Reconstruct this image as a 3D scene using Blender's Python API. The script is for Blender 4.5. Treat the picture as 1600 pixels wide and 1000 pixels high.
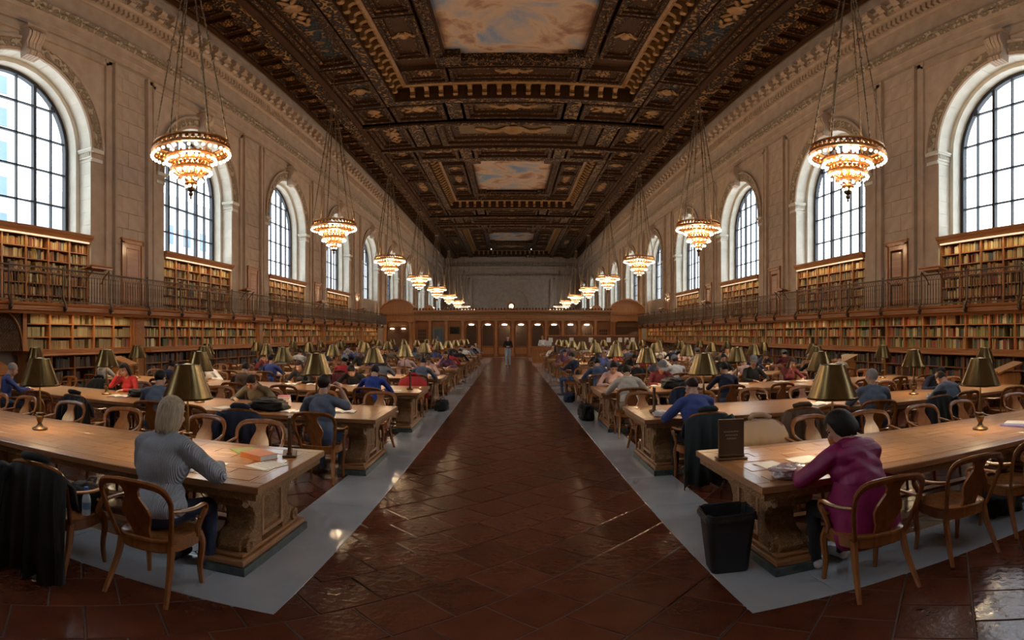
import bpy, math, random, time
import numpy as np
from mathutils import Vector, Matrix, noise as mnoise

for o in list(bpy.data.objects): bpy.data.objects.remove(o)
SC = bpy.context.scene
COL = SC.collection
PI = math.pi
rnd = random.Random(7)

# ---------------------------------------------------------------- camera, sky, exposure
# The photograph is a stitched panorama in equirectangular projection: 870 px per radian, principal point (797, 523) of 1600 x 1000.
FPX, PX0, PY0, CAMH = 870.0, 797.0, 523.0, 1.83
cam = bpy.data.cameras.new('camera')
cam.type = 'PANO'
try:
    cam.panorama_type = 'EQUIRECTANGULAR'; _c = cam
    cam.longitude_min
except Exception:
    _c = cam.cycles; _c.panorama_type = 'EQUIRECTANGULAR'
_c.longitude_min = -PX0 / FPX; _c.longitude_max = (1600 - PX0) / FPX
_c.latitude_min = -(1000 - PY0) / FPX; _c.latitude_max = PY0 / FPX
cam.clip_start = 0.05; cam.clip_end = 600
camo = bpy.data.objects.new('camera', cam); COL.objects.link(camo)
camo.location = (0, 0, CAMH); camo.rotation_euler = (PI / 2, 0, 0)
SC.camera = camo

SKY_STRENGTH = 3.0
CHANDELIER_W = 300.0
LAMP_W = 11.0
SC.view_settings.view_transform = 'Standard'
SC.view_settings.look = 'None'
SC.view_settings.exposure = 0.88
SC.view_settings.gamma = 1.0
SC.view_settings.use_curve_mapping = False
world = bpy.data.worlds.new('overcast_sky'); SC.world = world
world.use_nodes = True
bg = world.node_tree.nodes['Background']
bg.inputs['Color'].default_value = (0.86, 0.94, 1.0, 1); bg.inputs['Strength'].default_value = SKY_STRENGTH
SC.cycles.use_denoising = True
SC.cycles.use_adaptive_sampling = True
SC.cycles.adaptive_threshold = .07
SC.cycles.adaptive_min_samples = 16
SC.cycles.max_bounces = 4
SC.cycles.diffuse_bounces = 3
SC.cycles.glossy_bounces = 2
SC.cycles.transparent_max_bounces = 12
SC.cycles.sample_clamp_indirect = 4.0
SC.cycles.caustics_reflective = False
SC.cycles.caustics_refractive = False

# ---------------------------------------------------------------- helpers
def lerp(a, b, t): return a + (b - a) * t

class MB:
    """collects faces; build() links them as one mesh object"""
    def __init__(s): s.v = []; s.f = []; s.c = []; s.m = []; s.cc = None; s.mi = 0
    def add(s, vs, fs):
        o = len(s.v); s.v.extend(vs)
        for f in fs: s.f.append(tuple(i + o for i in f))
        if s.cc is not None: s.c.extend([s.cc] * len(fs))
        s.m.extend([s.mi] * len(fs))
        return s
    def box(s, x0, x1, y0, y1, z0, z1):
        return s.add([(x0,y0,z0),(x1,y0,z0),(x1,y1,z0),(x0,y1,z0),(x0,y0,z1),(x1,y0,z1),(x1,y1,z1),(x0,y1,z1)],
                     [(3,2,1,0),(4,5,6,7),(0,1,5,4),(1,2,6,5),(2,3,7,6),(3,0,4,7)])
    def obox(s, c, size, rz=0, rx=0, ry=0):
        R = Matrix.Rotation(rz, 3, 'Z') @ Matrix.Rotation(ry, 3, 'Y') @ Matrix.Rotation(rx, 3, 'X')
        a, b, d = size[0]/2, size[1]/2, size[2]/2; c = Vector(c)
        vs = [tuple(c + R @ Vector(p)) for p in [(-a,-b,-d),(a,-b,-d),(a,b,-d),(-a,b,-d),(-a,-b,d),(a,-b,d),(a,b,d),(-a,b,d)]]
        return s.add(vs, [(3,2,1,0),(4,5,6,7),(0,1,5,4),(1,2,6,5),(2,3,7,6),(3,0,4,7)])
    def cbox(s, x0, x1, y0, y1, z0, z1, b=.01):
        # box with chamfered top and bottom rims
        def ring(i, z): return [(x0+i,y0+i,z),(x1-i,y0+i,z),(x1-i,y1-i,z),(x0+i,y1-i,z)]
        return s.loft([ring(b, z0), ring(0, z0+b), ring(0, z1-b), ring(b, z1)])
    def loft(s, rings, cap=True, closed=True):
        n = len(rings[0]); vs = [tuple(p) for r in rings for p in r]; fs = []
        for k in range(len(rings)-1):
            for i in range(n if closed else n-1):
                j = (i+1) % n
                fs.append((k*n+i, k*n+j, (k+1)*n+j, (k+1)*n+i))
        if cap:
            fs.append(tuple(range(n-1, -1, -1))); fs.append(tuple(range((len(rings)-1)*n, len(rings)*n)))
        return s.add(vs, fs)
    def prism(s, pts, axis, a, b):
        def P(p, d):
            return {'x': (d, p[0], p[1]), 'y': (p[0], d, p[1]), 'z': (p[0], p[1], d)}[axis]
        return s.loft([[P(p, a) for p in pts], [P(p, b) for p in pts]])
    def tube(s, pts, rad, n=8, flat=1.0, up=(0,0,1), cap=True, closed=False):
        pts = [Vector(p) for p in pts]; m = len(pts)
        if not hasattr(rad, '__len__'): rad = [rad]*m
        rings = []; side = None
        for i, p in enumerate(pts):
            if closed: t = pts[(i+1) % m] - pts[i-1]
            else: t = pts[min(i+1, m-1)] - pts[max(i-1, 0)]
            if t.length < 1e-9: t = Vector((0,0,1))
            t.normalize()
            if side is None:
                u = Vector(up)
                if abs(u.dot(t)) > .95: u = Vector((0,1,0)) if abs(t.y) < .9 else Vector((1,0,0))
                side = t.cross(u).normalized()
            else:
                side = (side - t * side.dot(t)).normalized()
            w = side.cross(t)
            r = rad[i]
            rings.append([tuple(p + side * (r*math.cos(2*PI*k/n)) + w * (r*flat*math.sin(2*PI*k/n))) for k in range(n)])
        if closed: rings.append(rings[0]); cap = False
        return s.loft(rings, cap)
    def lathe(s, prof, n=16, c=(0,0,0), cap=True):
        rings = [[(c[0]+r*math.cos(2*PI*k/n), c[1]+r*math.sin(2*PI*k/n), c[2]+z) for k in range(n)] for r, z in prof]
        return s.loft(rings, cap)
    def ell(s, c, r, nu=12, nv=8, R=None):
        vs = []; fs = []
        for j in range(1, nv):
            t = PI*j/nv
            for i in range(nu):
                a = 2*PI*i/nu
                p = Vector((r[0]*math.sin(t)*math.cos(a), r[1]*math.sin(t)*math.sin(a), r[2]*math.cos(t)))
                if R is not None: p = R @ p
                vs.append((c[0]+p.x, c[1]+p.y, c[2]+p.z))
        for q in (1, -1):
            p = Vector((0,0,q*r[2]))
            if R is not None: p = R @ p
            vs.append((c[0]+p.x, c[1]+p.y, c[2]+p.z))
        T = len(vs)-2; B = len(vs)-1
        for i in range(nu):
            k = (i+1) % nu
            fs.append((T, i, k)); o = (nv-2)*nu; fs.append((B, o+k, o+i))
            for j in range(nv-2): fs.append((j*nu+i, (j+1)*nu+i, (j+1)*nu+k, j*nu+k))
        return s.add(vs, fs)
    def mesh(s, name, mats=None, smooth=False):
        me = bpy.data.meshes.new(name)
        me.from_pydata(s.v, [], s.f)
        if mats is not None:
            for m in (mats if isinstance(mats, (list, tuple)) else [mats]): me.materials.append(m)
        if any(s.m): me.polygons.foreach_set('material_index', s.m)
        if s.c:
            at = me.attributes.new('col', 'FLOAT_COLOR', 'FACE')
            at.data.foreach_set('color', np.array([(*c, 1.0) for c in s.c], dtype=np.float32).ravel())
        if smooth:
            me.polygons.foreach_set('use_smooth', [True]*len(me.polygons))
            if smooth != 'all':
                try: me.set_sharp_from_angle(angle=math.radians(38))
                except Exception: pass
        me.update()
        return me
    def build(s, name, mats=None, parent=None, smooth=False, loc=None, **kw):
        return link(name, s.mesh(name, mats, smooth), parent, loc, **kw)

def link(name, me, parent=None, loc=None, rz=0, **kw):
    o = bpy.data.objects.new(name, me); COL.objects.link(o)
    if parent is not None: o.parent = parent
    if loc is not None: o.location = loc
    if rz: o.rotation_euler = (0, 0, rz)
    if kw: tag(o, **kw)
    return o
def tag(o, label=None, cat=None, group=None, kind=None):
    if label: o['label'] = label
    if cat: o['category'] = cat
    if group: o['group'] = group
    if kind: o['kind'] = kind
    return o
def empty(name, loc=(0,0,0), rz=0, parent=None, **kw):
    o = bpy.data.objects.new(name, None); COL.objects.link(o)
    o.empty_display_size = .1
    o.location = loc; o.rotation_euler = (0, 0, rz)
    if parent is not None: o.parent = parent
    return tag(o, **kw)
KIDS = {}
def copy_tree(o, loc=None, rz=None, parent=None, **kw):
    c = o.copy(); COL.objects.link(c); c.parent = parent
    if loc is not None: c.location = loc
    if rz is not None: c.rotation_euler = (0, 0, rz)
    if kw: tag(c, **kw)
    if o.name not in KIDS: KIDS[o.name] = list(o.children)
    for k in KIDS[o.name]: copy_tree(k, parent=c)
    return c

# ---------------------------------------------------------------- procedural materials
def nodemat(name):
    m = bpy.data.materials.new(name); m.use_nodes = True
    nt = m.node_tree; b = nt.nodes['Principled BSDF']
    return m, nt, b
def sockset(b, **kw):
    for k, v in kw.items():
        k = k.replace('_', ' ')
        if k in b.inputs: b.inputs[k].default_value = v
def pm(name, c1, c2=None, scale=6.0, rough=.5, bump=0.0, bscale=None, metal=0.0, stretch=(1,1,1), detail=4.0, spec=None, rand=0.0, dist=.02, emit=None, estr=0.0, coat=0.0, sheen=0.0):
    m, nt, b = nodemat(name)
    N, L = nt.nodes, nt.links
    b.inputs['Roughness'].default_value = rough; b.inputs['Metallic'].default_value = metal
    if spec is not None and 'Specular IOR Level' in b.inputs: b.inputs['Specular IOR Level'].default_value = spec
    if coat: b.inputs['Coat Weight'].default_value = coat; b.inputs['Coat Roughness'].default_value = .12
    if sheen: b.inputs['Sheen Weight'].default_value = sheen
    if emit: b.inputs['Emission Color'].default_value = (*emit, 1); b.inputs['Emission Strength'].default_value = estr
    col = None
    if c2 is not None or bump:
        tc = N.new('ShaderNodeTexCoord'); mp = N.new('ShaderNodeMapping'); mp.inputs['Scale'].default_value = stretch
        L.new(tc.outputs['Object'], mp.inputs['Vector'])
        nz = N.new('ShaderNodeTexNoise'); nz.inputs['Scale'].default_value = scale; nz.inputs['Detail'].default_value = detail
        L.new(mp.outputs['Vector'], nz.inputs['Vector'])
        if c2 is not None:
            rp = N.new('ShaderNodeValToRGB'); rp.color_ramp.elements[0].position = .3; rp.color_ramp.elements[1].position = .7
            rp.color_ramp.elements[0].color = (*c1, 1); rp.color_ramp.elements[1].color = (*c2, 1)
            L.new(nz.outputs['Fac'], rp.inputs['Fac']); col = rp.outputs['Color']
        if bump:
            n2 = nz
            if bscale:
                n2 = N.new('ShaderNodeTexNoise'); n2.inputs['Scale'].default_value = bscale; n2.inputs['Detail'].default_value = 3
                L.new(mp.outputs['Vector'], n2.inputs['Vector'])
            bp = N.new('ShaderNodeBump'); bp.inputs['Strength'].default_value = bump; bp.inputs['Distance'].default_value = dist
            L.new(n2.outputs['Fac'], bp.inputs['Height']); L.new(bp.outputs['Normal'], b.inputs['Normal'])
    if rand:
        oi = N.new('ShaderNodeObjectInfo'); hs = N.new('ShaderNodeHueSaturation')
        mr = N.new('ShaderNodeMapRange'); mr.inputs['To Min'].default_value = 1-rand; mr.inputs['To Max'].default_value = 1+rand
        L.new(oi.outputs['Random'], mr.inputs['Value']); L.new(mr.outputs['Result'], hs.inputs['Value'])
        if col is None: hs.inputs['Color'].default_value = (*c1, 1)
        else: L.new(col, hs.inputs['Color'])
        col = hs.outputs['Color']
    if col is None: b.inputs['Base Color'].default_value = (*c1, 1)
    else: L.new(col, b.inputs['Base Color'])
    return m
def wood(name, c1, c2, rough=.35, axis='x', scale=3.0, coat=.2, bump=.08, rand=0, spec=None):
    st = {'x': (.35, 6, 6), 'y': (6, .35, 6), 'z': (6, 6, .35)}[axis]
    return pm(name, c1, c2, scale=scale, rough=rough, bump=bump, stretch=st, coat=coat, rand=rand, dist=.004, spec=spec)
def carved(name, dark, gold, scale, bump=.9, rough=.55, metal=0.0, dist=.06, kind='voronoi'):
    """carved relief, part-gilded on the ceiling: the raised scrollwork is coloured lighter than the ground"""
    m, nt, b = nodemat(name); N, L = nt.nodes, nt.links
    tc = N.new('ShaderNodeTexCoord')
    nz = N.new('ShaderNodeTexNoise'); nz.inputs['Scale'].default_value = scale*.7; nz.inputs['Detail'].default_value = 2
    L.new(tc.outputs['Object'], nz.inputs['Vector'])
    mx = N.new('ShaderNodeMixRGB'); mx.inputs['Fac'].default_value = .16
    L.new(tc.outputs['Object'], mx.inputs['Color1']); L.new(nz.outputs['Color'], mx.inputs['Color2'])
    vo = N.new('ShaderNodeTexVoronoi'); vo.feature = 'SMOOTH_F1'; vo.inputs['Scale'].default_value = scale
    L.new(mx.outputs['Color'], vo.inputs['Vector'])
    wv = N.new('ShaderNodeMath'); wv.operation = 'SINE'; mu = N.new('ShaderNodeMath'); mu.operation = 'MULTIPLY'; mu.inputs[1].default_value = 13
    L.new(vo.outputs['Distance'], mu.inputs[0]); L.new(mu.outputs[0], wv.inputs[0])
    rp = N.new('ShaderNodeValToRGB'); rp.color_ramp.elements[0].position = .35; rp.color_ramp.elements[1].position = .8
    rp.color_ramp.elements[0].color = (*dark, 1); rp.color_ramp.elements[1].color = (*gold, 1)
    L.new(wv.outputs[0], rp.inputs['Fac']); L.new(rp.outputs['Color'], b.inputs['Base Color'])
    bp = N.new('ShaderNodeBump'); bp.inputs['Strength'].default_value = bump; bp.inputs['Distance'].default_value = dist
    L.new(wv.outputs[0], bp.inputs['Height']); L.new(bp.outputs['Normal'], b.inputs['Normal'])
    b.inputs['Roughness'].default_value = rough; b.inputs['Metallic'].default_value = metal
    b.inputs['Specular IOR Level'].default_value = .2
    return m
def attrmat(name, rough=.6, bump=.0):
    m, nt, b = nodemat(name); a = nt.nodes.new('ShaderNodeAttribute'); a.attribute_name = 'col'
    nt.links.new(a.outputs['Color'], b.inputs['Base Color']); b.inputs['Roughness'].default_value = rough
    return m
def glassmat(name, tint=(.96,.98,1)):
    m, nt, b = nodemat(name); N, L = nt.nodes, nt.links
    N.remove(b); out = N['Material Output']
    tr = N.new('ShaderNodeBsdfTransparent'); tr.inputs['Color'].default_value = (*tint, 1)
    gl = N.new('ShaderNodeBsdfGlossy'); gl.inputs['Roughness'].default_value = .03
    mx = N.new('ShaderNodeMixShader'); mx.inputs[0].default_value = .05
    L.new(tr.outputs[0], mx.inputs[1]); L.new(gl.outputs[0], mx.inputs[2])
    L.new(mx.outputs[0], out.inputs['Surface'])
    return m
def emitmat(name, col, s):
    m, nt, b = nodemat(name)
    b.inputs['Base Color'].default_value = (*col, 1)
    b.inputs['Emission Color'].default_value = (*col, 1); b.inputs['Emission Strength'].default_value = s
    return m

M = {}
M['stone'] = pm('limestone', (.385,.272,.190), (.475,.352,.255), scale=2.2, rough=.75, bump=.12, bscale=30, rand=.05)
M['stone_pale'] = pm('pale_limestone', (.60,.56,.46), (.70,.66,.56), scale=2.5, rough=.7, bump=.08, bscale=25, rand=.04)
M['stone_joint'] = pm('wall_joint', (.285,.20,.14), (.33,.243,.172), scale=3, rough=.85)
M['stone_carved'] = carved('carved_limestone', (.25,.19,.13), (.45,.36,.26), 7, bump=.7, rough=.8, dist=.03)
M['oak'] = wood('oak', (.27,.10,.030), (.42,.175,.055), spec=.3, rough=.4, axis='x')
M['oak_v'] = wood('oak_upright', (.27,.10,.030), (.42,.175,.055), spec=.3, rough=.4, axis='z')
M['oak_y'] = wood('oak_long', (.27,.10,.030), (.42,.175,.055), spec=.3, rough=.4, axis='y')
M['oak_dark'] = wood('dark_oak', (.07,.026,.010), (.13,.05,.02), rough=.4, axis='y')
M['oak_carved'] = carved('carved_oak', (.27,.145,.062), (.37,.21,.10), 30, bump=.55, rough=.45, dist=.010)
M['table_top'] = wood('tabletop_oak', (.36,.17,.065), (.50,.26,.11), rough=.28, axis='x', scale=4, coat=.35)
M['table_edge'] = wood('tabletop_border', (.28,.12,.045), (.38,.18,.07), rough=.3, axis='x', scale=5, coat=.3)
M['chair'] = wood('chair_wood', (.21,.072,.021), (.34,.13,.038), rough=.25, axis='z', scale=4, coat=0, rand=.12, spec=.42)
M['brass'] = pm('brass', (.50,.36,.13), (.40,.27,.09), scale=14, rough=.30, metal=1.0, bump=.03, bscale=40)
M['bronze'] = pm('dark_bronze', (.11,.07,.035), (.16,.10,.05), scale=9, rough=.4, metal=.8)
M['iron'] = pm('bronze_railing', (.075,.045,.025), (.13,.085,.05), scale=12, rough=.45, metal=.5)
M['black_metal'] = pm('black_window_metal', (.012,.014,.02), (.02,.022,.028), scale=5, rough=.5)
M['glass'] = glassmat('window_glass')
M['bulb'] = emitmat('lit_bulb', (1.0,.83,.60), 1.7)
M['tile'] = pm('glazed_terracotta', (.085,.021,.011), (.13,.036,.017), scale=1.7, rough=.22, bump=.22, bscale=7, rand=.2, dist=.02)
M['grout'] = pm('tile_joint', (.075,.038,.027), (.10,.052,.036), scale=8, rough=.6)
M['marble'] = pm('grey_marble', (.36,.38,.42), (.46,.48,.51), scale=1.5, rough=.13, bump=.03, bscale=4)
M['dark_marble'] = pm('dark_green_marble', (.02,.03,.03), (.10,.13,.13), scale=9, rough=.3)
M['paper'] = pm('paper', (.72,.70,.64), (.80,.78,.73), scale=10, rough=.8, rand=.06)
M['black'] = pm('black_plastic', (.012,.013,.016), (.018,.02,.024), scale=6, rough=.45)
M['books'] = attrmat('book_cloth', .6)
# ceiling
M['c_wood'] = wood('ceiling_dark_wood', (.034,.013,.0045), (.058,.023,.008), rough=.6, axis='y', coat=0, spec=.12)
M['c_brown'] = pm('ceiling_brown_panel', (.075,.036,.010), (.11,.054,.015), scale=1.5, rough=.6)
M['c_carved'] = carved('ceiling_gilded_carving', (.028,.012,.005), (.25,.125,.036), 5.5, bump=.9, dist=.06)
M['c_carved2'] = carved('ceiling_fine_carving', (.028,.012,.005), (.21,.10,.030), 9, bump=.9, dist=.05)
M['c_blue'] = carved('ceiling_blue_ground_carving', (.018,.020,.021), (.18,.095,.032), 4.5, bump=.8, dist=.05)
M['c_gold'] = pm('ceiling_gilding', (.22,.105,.030), (.30,.15,.045), scale=5, rough=.45, metal=.25)
# ================================================================ the setting
OFF = 0.2            # the hall's axis lies a little to the right of the camera
W = 12.1             # half width of the hall at the wall face
Y0, Y1 = -4.0, 98.0  # back wall, far end wall
BAY0, BAY = 10.1, 9.1
ZG = 2.62            # gallery floor
ZS = 4.87            # foot of the window openings
ZSP = 7.86           # springing of the arches
HW = 2.6             # half width of the openings
ZENT = 11.6          # foot of the entablature
YDIV = 48.0          # wooden screen across the hall
SIDES = ((-1, 'left'), (1, 'right'))
def sx(s, u): return OFF + s * u

# ---------------------------------------------------------------- floor
floor = MB().box(-13.5, 13.5, Y0, Y1, -.3, -.006).build('floor', M['grout'], kind='structure')
tile_me = MB().add([(-.5,-.5,-.03),(.5,-.5,-.03),(.5,.5,-.03),(-.5,.5,-.03),(-.5,-.5,-.004),(.5,-.5,-.004),(.5,.5,-.004),(-.5,.5,-.004),
    (-.485,-.485,0),(.485,-.485,0),(.485,.485,0),(-.485,.485,0)],
    [(0,1,5,4),(1,2,6,5),(2,3,7,6),(3,0,4,7),(4,5,9,8),(5,6,10,9),(6,7,11,10),(7,4,8,11),(8,9,10,11)]).mesh('tile', M['tile'])
TS = .452
tiles = []
c45 = math.sqrt(.5)
for i in range(-60, 130):
    for j in range(-60, 130):
        a = (i + (.5 if j % 2 else 0)) * TS; b = j * TS
        x = (a - b) * c45; y = (a + b) * c45 + .1
        if -12 < x < 12.4 and -1.0 < y < YDIV + 1: tiles.append((x, y))
def seen_px(x, y, z=0.):
    th = math.atan2(x, y); ph = math.atan2(z - CAMH, math.hypot(x, y))
    return PX0 + FPX*th, PY0 - FPX*ph
near = [t for t in tiles if abs(t[0]) < 1.6 and t[1] > 2.2 or (t[1] < 3.2 and t[1] > 1.2)]
near = [t for t in near if -10 < seen_px(*t)[0] < 1610 and seen_px(*t)[1] < 1015]
near.sort(key=lambda t: math.hypot(*t))
near = near[:300]; nset = set(near)
tscale = TS - .012
for k, (x, y) in enumerate(near):
    o = link('tile', tile_me, floor, (x, y, rnd.uniform(-.0012, .0012))); o.scale = (tscale, tscale, 1)
    o.rotation_euler = (rnd.uniform(-.004,.004), rnd.uniform(-.004,.004), PI/4 + rnd.uniform(-.004,.004))
tb = MB(); tb_m = attrmat('far_terracotta', .26)
def tilecol():
    t = rnd.random(); k = rnd.uniform(.75, 1.2)
    return tuple(lerp(a, b, t)*k for a, b in zip((.085,.021,.011), (.13,.036,.017)))
nb = tb_m.node_tree
tcn = nb.nodes.new('ShaderNodeTexCoord'); nzn = nb.nodes.new('ShaderNodeTexNoise'); nzn.inputs['Scale'].default_value = 7
bpn = nb.nodes.new('ShaderNodeBump'); bpn.inputs['Strength'].default_value = .22; bpn.inputs['Distance'].default_value = .02
nb.links.new(tcn.outputs['Object'], nzn.inputs['Vector']); nb.links.new(nzn.outputs['Fac'], bpn.inputs['Height']); nb.links.new(bpn.outputs['Normal'], nb.nodes['Principled BSDF'].inputs['Normal'])
h = tscale * c45
for (x, y) in tiles:
    if (x, y) in nset: continue
    tb.cc = tilecol(); ax, ay = rnd.uniform(-.003,.003), rnd.uniform(-.003,.003)
    tb.add([(x, y-h, -ay*h), (x+h, y, ax*h), (x, y+h, ay*h), (x-h, y, -ax*h)], [(0,1,2,3)])
tb.build('tile_field', tb_m, floor, kind='stuff')
# pale marble bands: along the aisle and across the near end of the tables, laid in slabs
AIS = 1.385
def slab(x0, x1, y0, y1):
    MB().cbox(x0+.002, x1-.002, y0+.002, y1-.002, -.02, .004, .001).build('marble_slab', M['marble'], floor)
for s, A in ((-1, 1.37), (1, 1.41)):
    ys = [3.03]
    while ys[-1] < 44.5: ys.append(ys[-1] + (1.25 if ys[-1] < 20 else 2.5))
    for a, b in zip(ys, ys[1:]):
        slab(*sorted((s*A, s*2.04)), a, b)
    xs = [2.04]
    while xs[-1] < 10.2: xs.append(xs[-1] + 1.36)
    for a, b in zip(xs, xs[1:]): slab(*sorted((s*a, s*b)), 3.03, 3.70)
for k in range(8): slab(-8 + k*2, -6 + k*2, 44.6, 45.6)

# ---------------------------------------------------------------- walls with arched window openings
def arch_pts(r, n=20): return [(-r*math.cos(PI*i/n), r*math.sin(PI*i/n)) for i in range(n+1)]
NB = list(range(-1, 10))
def yc(k): return BAY0 + BAY*k
def wall_mesh(s, u):
    mb = MB(); U = sx(s, u); D = sx(s, u + .95); Dm = sx(s, u+.5)
    mb.add([(U,Y0,0),(U,Y1,0),(U,Y1,ZG),(U,Y0,ZG)], [(0,1,2,3)])
    mb.add([(U,Y0,15.6),(U,Y1,15.6),(U,Y1,ZENT),(U,Y0,ZENT)], [(0,1,2,3)])
    e = [Y0] + sum([[yc(k)-HW, yc(k)+HW] for k in NB], []) + [Y1]
    for a, b in zip(e[::2], e[1::2]):
        mb.add([(U,a,ZG),(U,b,ZG),(U,b,ZENT),(U,a,ZENT)], [(0,1,2,3)])
    ap = arch_pts(HW)
    for k in NB:
        for (a, za), (b, zb) in zip(ap, ap[1:]):
            mb.add([(U,yc(k)+a,ZSP+za),(U,yc(k)+b,ZSP+zb),(U,yc(k)+b,ZENT),(U,yc(k)+a,ZENT)], [(0,1,2,3)])
    return mb
def reveal(s, mb, r0, r1, u0, u1, zb):
    # jambs and soffit of an opening, u0..u1 deep
    A, B = sx(s, u0), sx(s, u1)
    p0 = [(-r0, zb-ZSP)] + arch_pts(r0) + [(r0, zb-ZSP)]; p1 = [(-r1, zb-ZSP)] + arch_pts(r1) + [(r1, zb-ZSP)]
    for i in range(len(p0)-1):
        mb.add([(A,p0[i][0],ZSP+p0[i][1]),(A,p0[i+1][0],ZSP+p0[i+1][1]),(B,p1[i+1][0],ZSP+p1[i+1][1]),(B,p1[i][0],ZSP+p1[i][1])], [(0,1,2,3)])
WALL = {}
for s, side in SIDES:
    w = wall_mesh(s, W).build('wall_' + side, M['stone_joint'], kind='structure'); WALL[s] = w
    # shared meshes, local origin on the bay's axis
    rv = MB(); reveal(s, rv, HW, HW, W, W+.5, ZG); reveal(s, rv, HW, HW-.16, W+.5, W+.5, ZG); reveal(s, rv, HW-.16, HW-.16, W+.5, W+1.02, ZG)
    rv_me = rv.mesh('window_reveal', M['stone_pale'])
    ring = MB()   # archivolt, three fasciae, the middle one carved
    for r0, r1, d, mi in ((HW, HW+.12, .05, 0), (HW+.12, HW+.42, .09, 1), (HW+.42, HW+.52, .13, 0)):
        ring.mi = mi
        A, B = sx(s, W), sx(s, W-d)
        a0, a1 = arch_pts(r0, 28), arch_pts(r1, 28)
        for i in range(28):
            q = [a0[i], a0[i+1], a1[i+1], a1[i]]
            vs = [(A, p[0], ZSP+p[1]) for p in q] + [(B, p[0], ZSP+p[1]) for p in q]
            ring.add(vs, [(4,5,6,7),(0,1,5,4),(2,3,7,6)])
    ring_me = ring.mesh('archivolt', [M['stone'], M['stone_carved']])
    key = MB()    # scrolled keystone
    prof = [(0, -.25), (.30, -.22), (.36, -.08), (.28, .06), (.30, .25), (.42, .42), (.46, .58), (.38, .72), (0, .74)]
    for y0_, y1_, e in ((-.30, -.22, .0), (-.20, -.07, .05), (-.05, .05, .03), (.07, .20, .05), (.22, .30, .0)):
        key.loft([[(sx(s, W-p[0]*(1+e)), lerp(y0_, y1_, t)*(.8+.25*(p[1]+.25)), ZSP+HW+p[1]) for p in prof] for t in (0, 1)])
    key.obox((sx(s, W-.2), 0, ZSP+HW+.78), (.5, .72, .08))
    key_me = key.mesh('keystone', M['stone'])
    cap = MB()
    for q in (-1, 1):
        for z0, z1, d in ((ZSP-.42, ZSP-.36, .03), (ZSP-.30, ZSP-.24, .05), (ZSP-.24, ZSP-.10, .03), (ZSP-.10, ZSP-.04, .10), (ZSP-.04, ZSP+.02, .13)):
            ya, yb = sorted((q*HW, q*(HW-d)))
            cap.box(*sorted((sx(s, W-d), sx(s, W+.46))), ya, yb, z0, z1)
        for i in range(7):
            cap.box(*sorted((sx(s, W+.02+i*.06), sx(s, W+.05+i*.06))), *sorted((q*HW, q*(HW-.07))), ZSP-.24, ZSP-.11)
    for q in (-1, 1):
        for z0, z1, d in ((ZSP-.42, ZSP-.30, .05), (ZSP-.12, ZSP+.02, .12)):
            cap.box(*sorted((sx(s, W-d), sx(s, W))), *sorted((q*HW, q*(HW+.5))), z0, z1)
    cap_me = cap.mesh('impost_capital', M['stone_pale'])
    fr = MB()     # rectangular stone frame round the arch
    for q in (-1, 1):
        for a, b, d in ((3.22, 3.34, .10), (3.34, 3.56, .05), (3.62, 3.72, .14)):
            fr.box(*sorted((sx(s, W-d), sx(s, W+.02))), *sorted((q*a, q*b)), ZG, ZENT-.15)
    for z0, z1, d, e in ((ZENT-.42, ZENT-.30, .10, 3.34), (ZENT-.30, ZENT-.1, .05, 3.56)):
        fr.box(*sorted((sx(s, W-d), sx(s, W+.02))), -e, e, z0, z1)
    fr_me = fr.mesh('window_surround', M['stone'])
    sp = MB()     # smooth spandrel facing between the arch and its frame
    a1 = arch_pts(HW+.52, 24)
    for (a, za), (b, zb) in zip(a1, a1[1:]):
        sp.add([(sx(s,W-.012),a,ZSP+za),(sx(s,W-.012),b,ZSP+zb),(sx(s,W-.012),b,ZENT-.42),(sx(s,W-.012),a,ZENT-.42)], [(0,1,2,3)])
    for q in (-1, 1):
        sp.box(*sorted((sx(s,W-.012), sx(s,W))), *sorted((q*(HW+.01), q*3.22)), ZG, ZSP)
        sp.box(*sorted((sx(s,W-.012), sx(s,W))), *sorted((q*(HW+.52), q*3.22)), ZSP, ZENT-.42)
    sp_me = sp.mesh('spandrel', M['stone'])
    # jamb stones and voussoirs of the far, camera-facing side of each opening
    jb = []
    zz = [ZS + .02 + i*.427 for i in range(7)]
    for a, b in zip(zz, zz[1:]):
        jb.append(MB().box(*sorted((sx(s, W+.004), sx(s, W+.47))), HW-.012, HW+.001, a+.006, b-.006).mesh('jamb_stone', M['stone_pale']))
    for i in range(15):
        t0, t1 = PI*(i/15)+.0035, PI*((i+1)/15)-.0035
        A, B = sx(s, W+.004), sx(s, W+.47); m_ = MB()
        ts = [lerp(t0, t1, q/2) for q in range(3)]
        for ta, tb_ in zip(ts, ts[1:]):
            q = [(r*math.cos(t), ZSP + r*math.sin(t)) for r, t in ((HW+.001, ta), (HW+.001, tb_), (HW-.012, tb_), (HW-.012, ta))]
            m_.loft([[(A, *p) for p in q], [(B, *p) for p in q]])
        jb.append(m_.mesh('voussoir', M['stone_pale']))
    for k in NB:
        y = yc(k)
        for nm, me in (('window_reveal', rv_me), ('archivolt', ring_me), ('keystone', key_me), ('impost_capital', cap_me), ('window_surround', fr_me), ('spandrel', sp_me)):
            link(nm, me, w, (0, y, 0))
        if not 0 <= k <= 3: MB().box(*sorted((sx(s, W+.1), sx(s, W+1.0))), -HW, HW, ZG-.02, ZS).build('window_apron', M['stone'], w, loc=(0, y, 0))
        if 0 <= k <= 4:
            for me in jb: link(me.name.split('.')[0], me, w, (0, y, 0))
    # ashlar blocks on the piers between the bays
    bm_ = {}
    far_b = MB()
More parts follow.
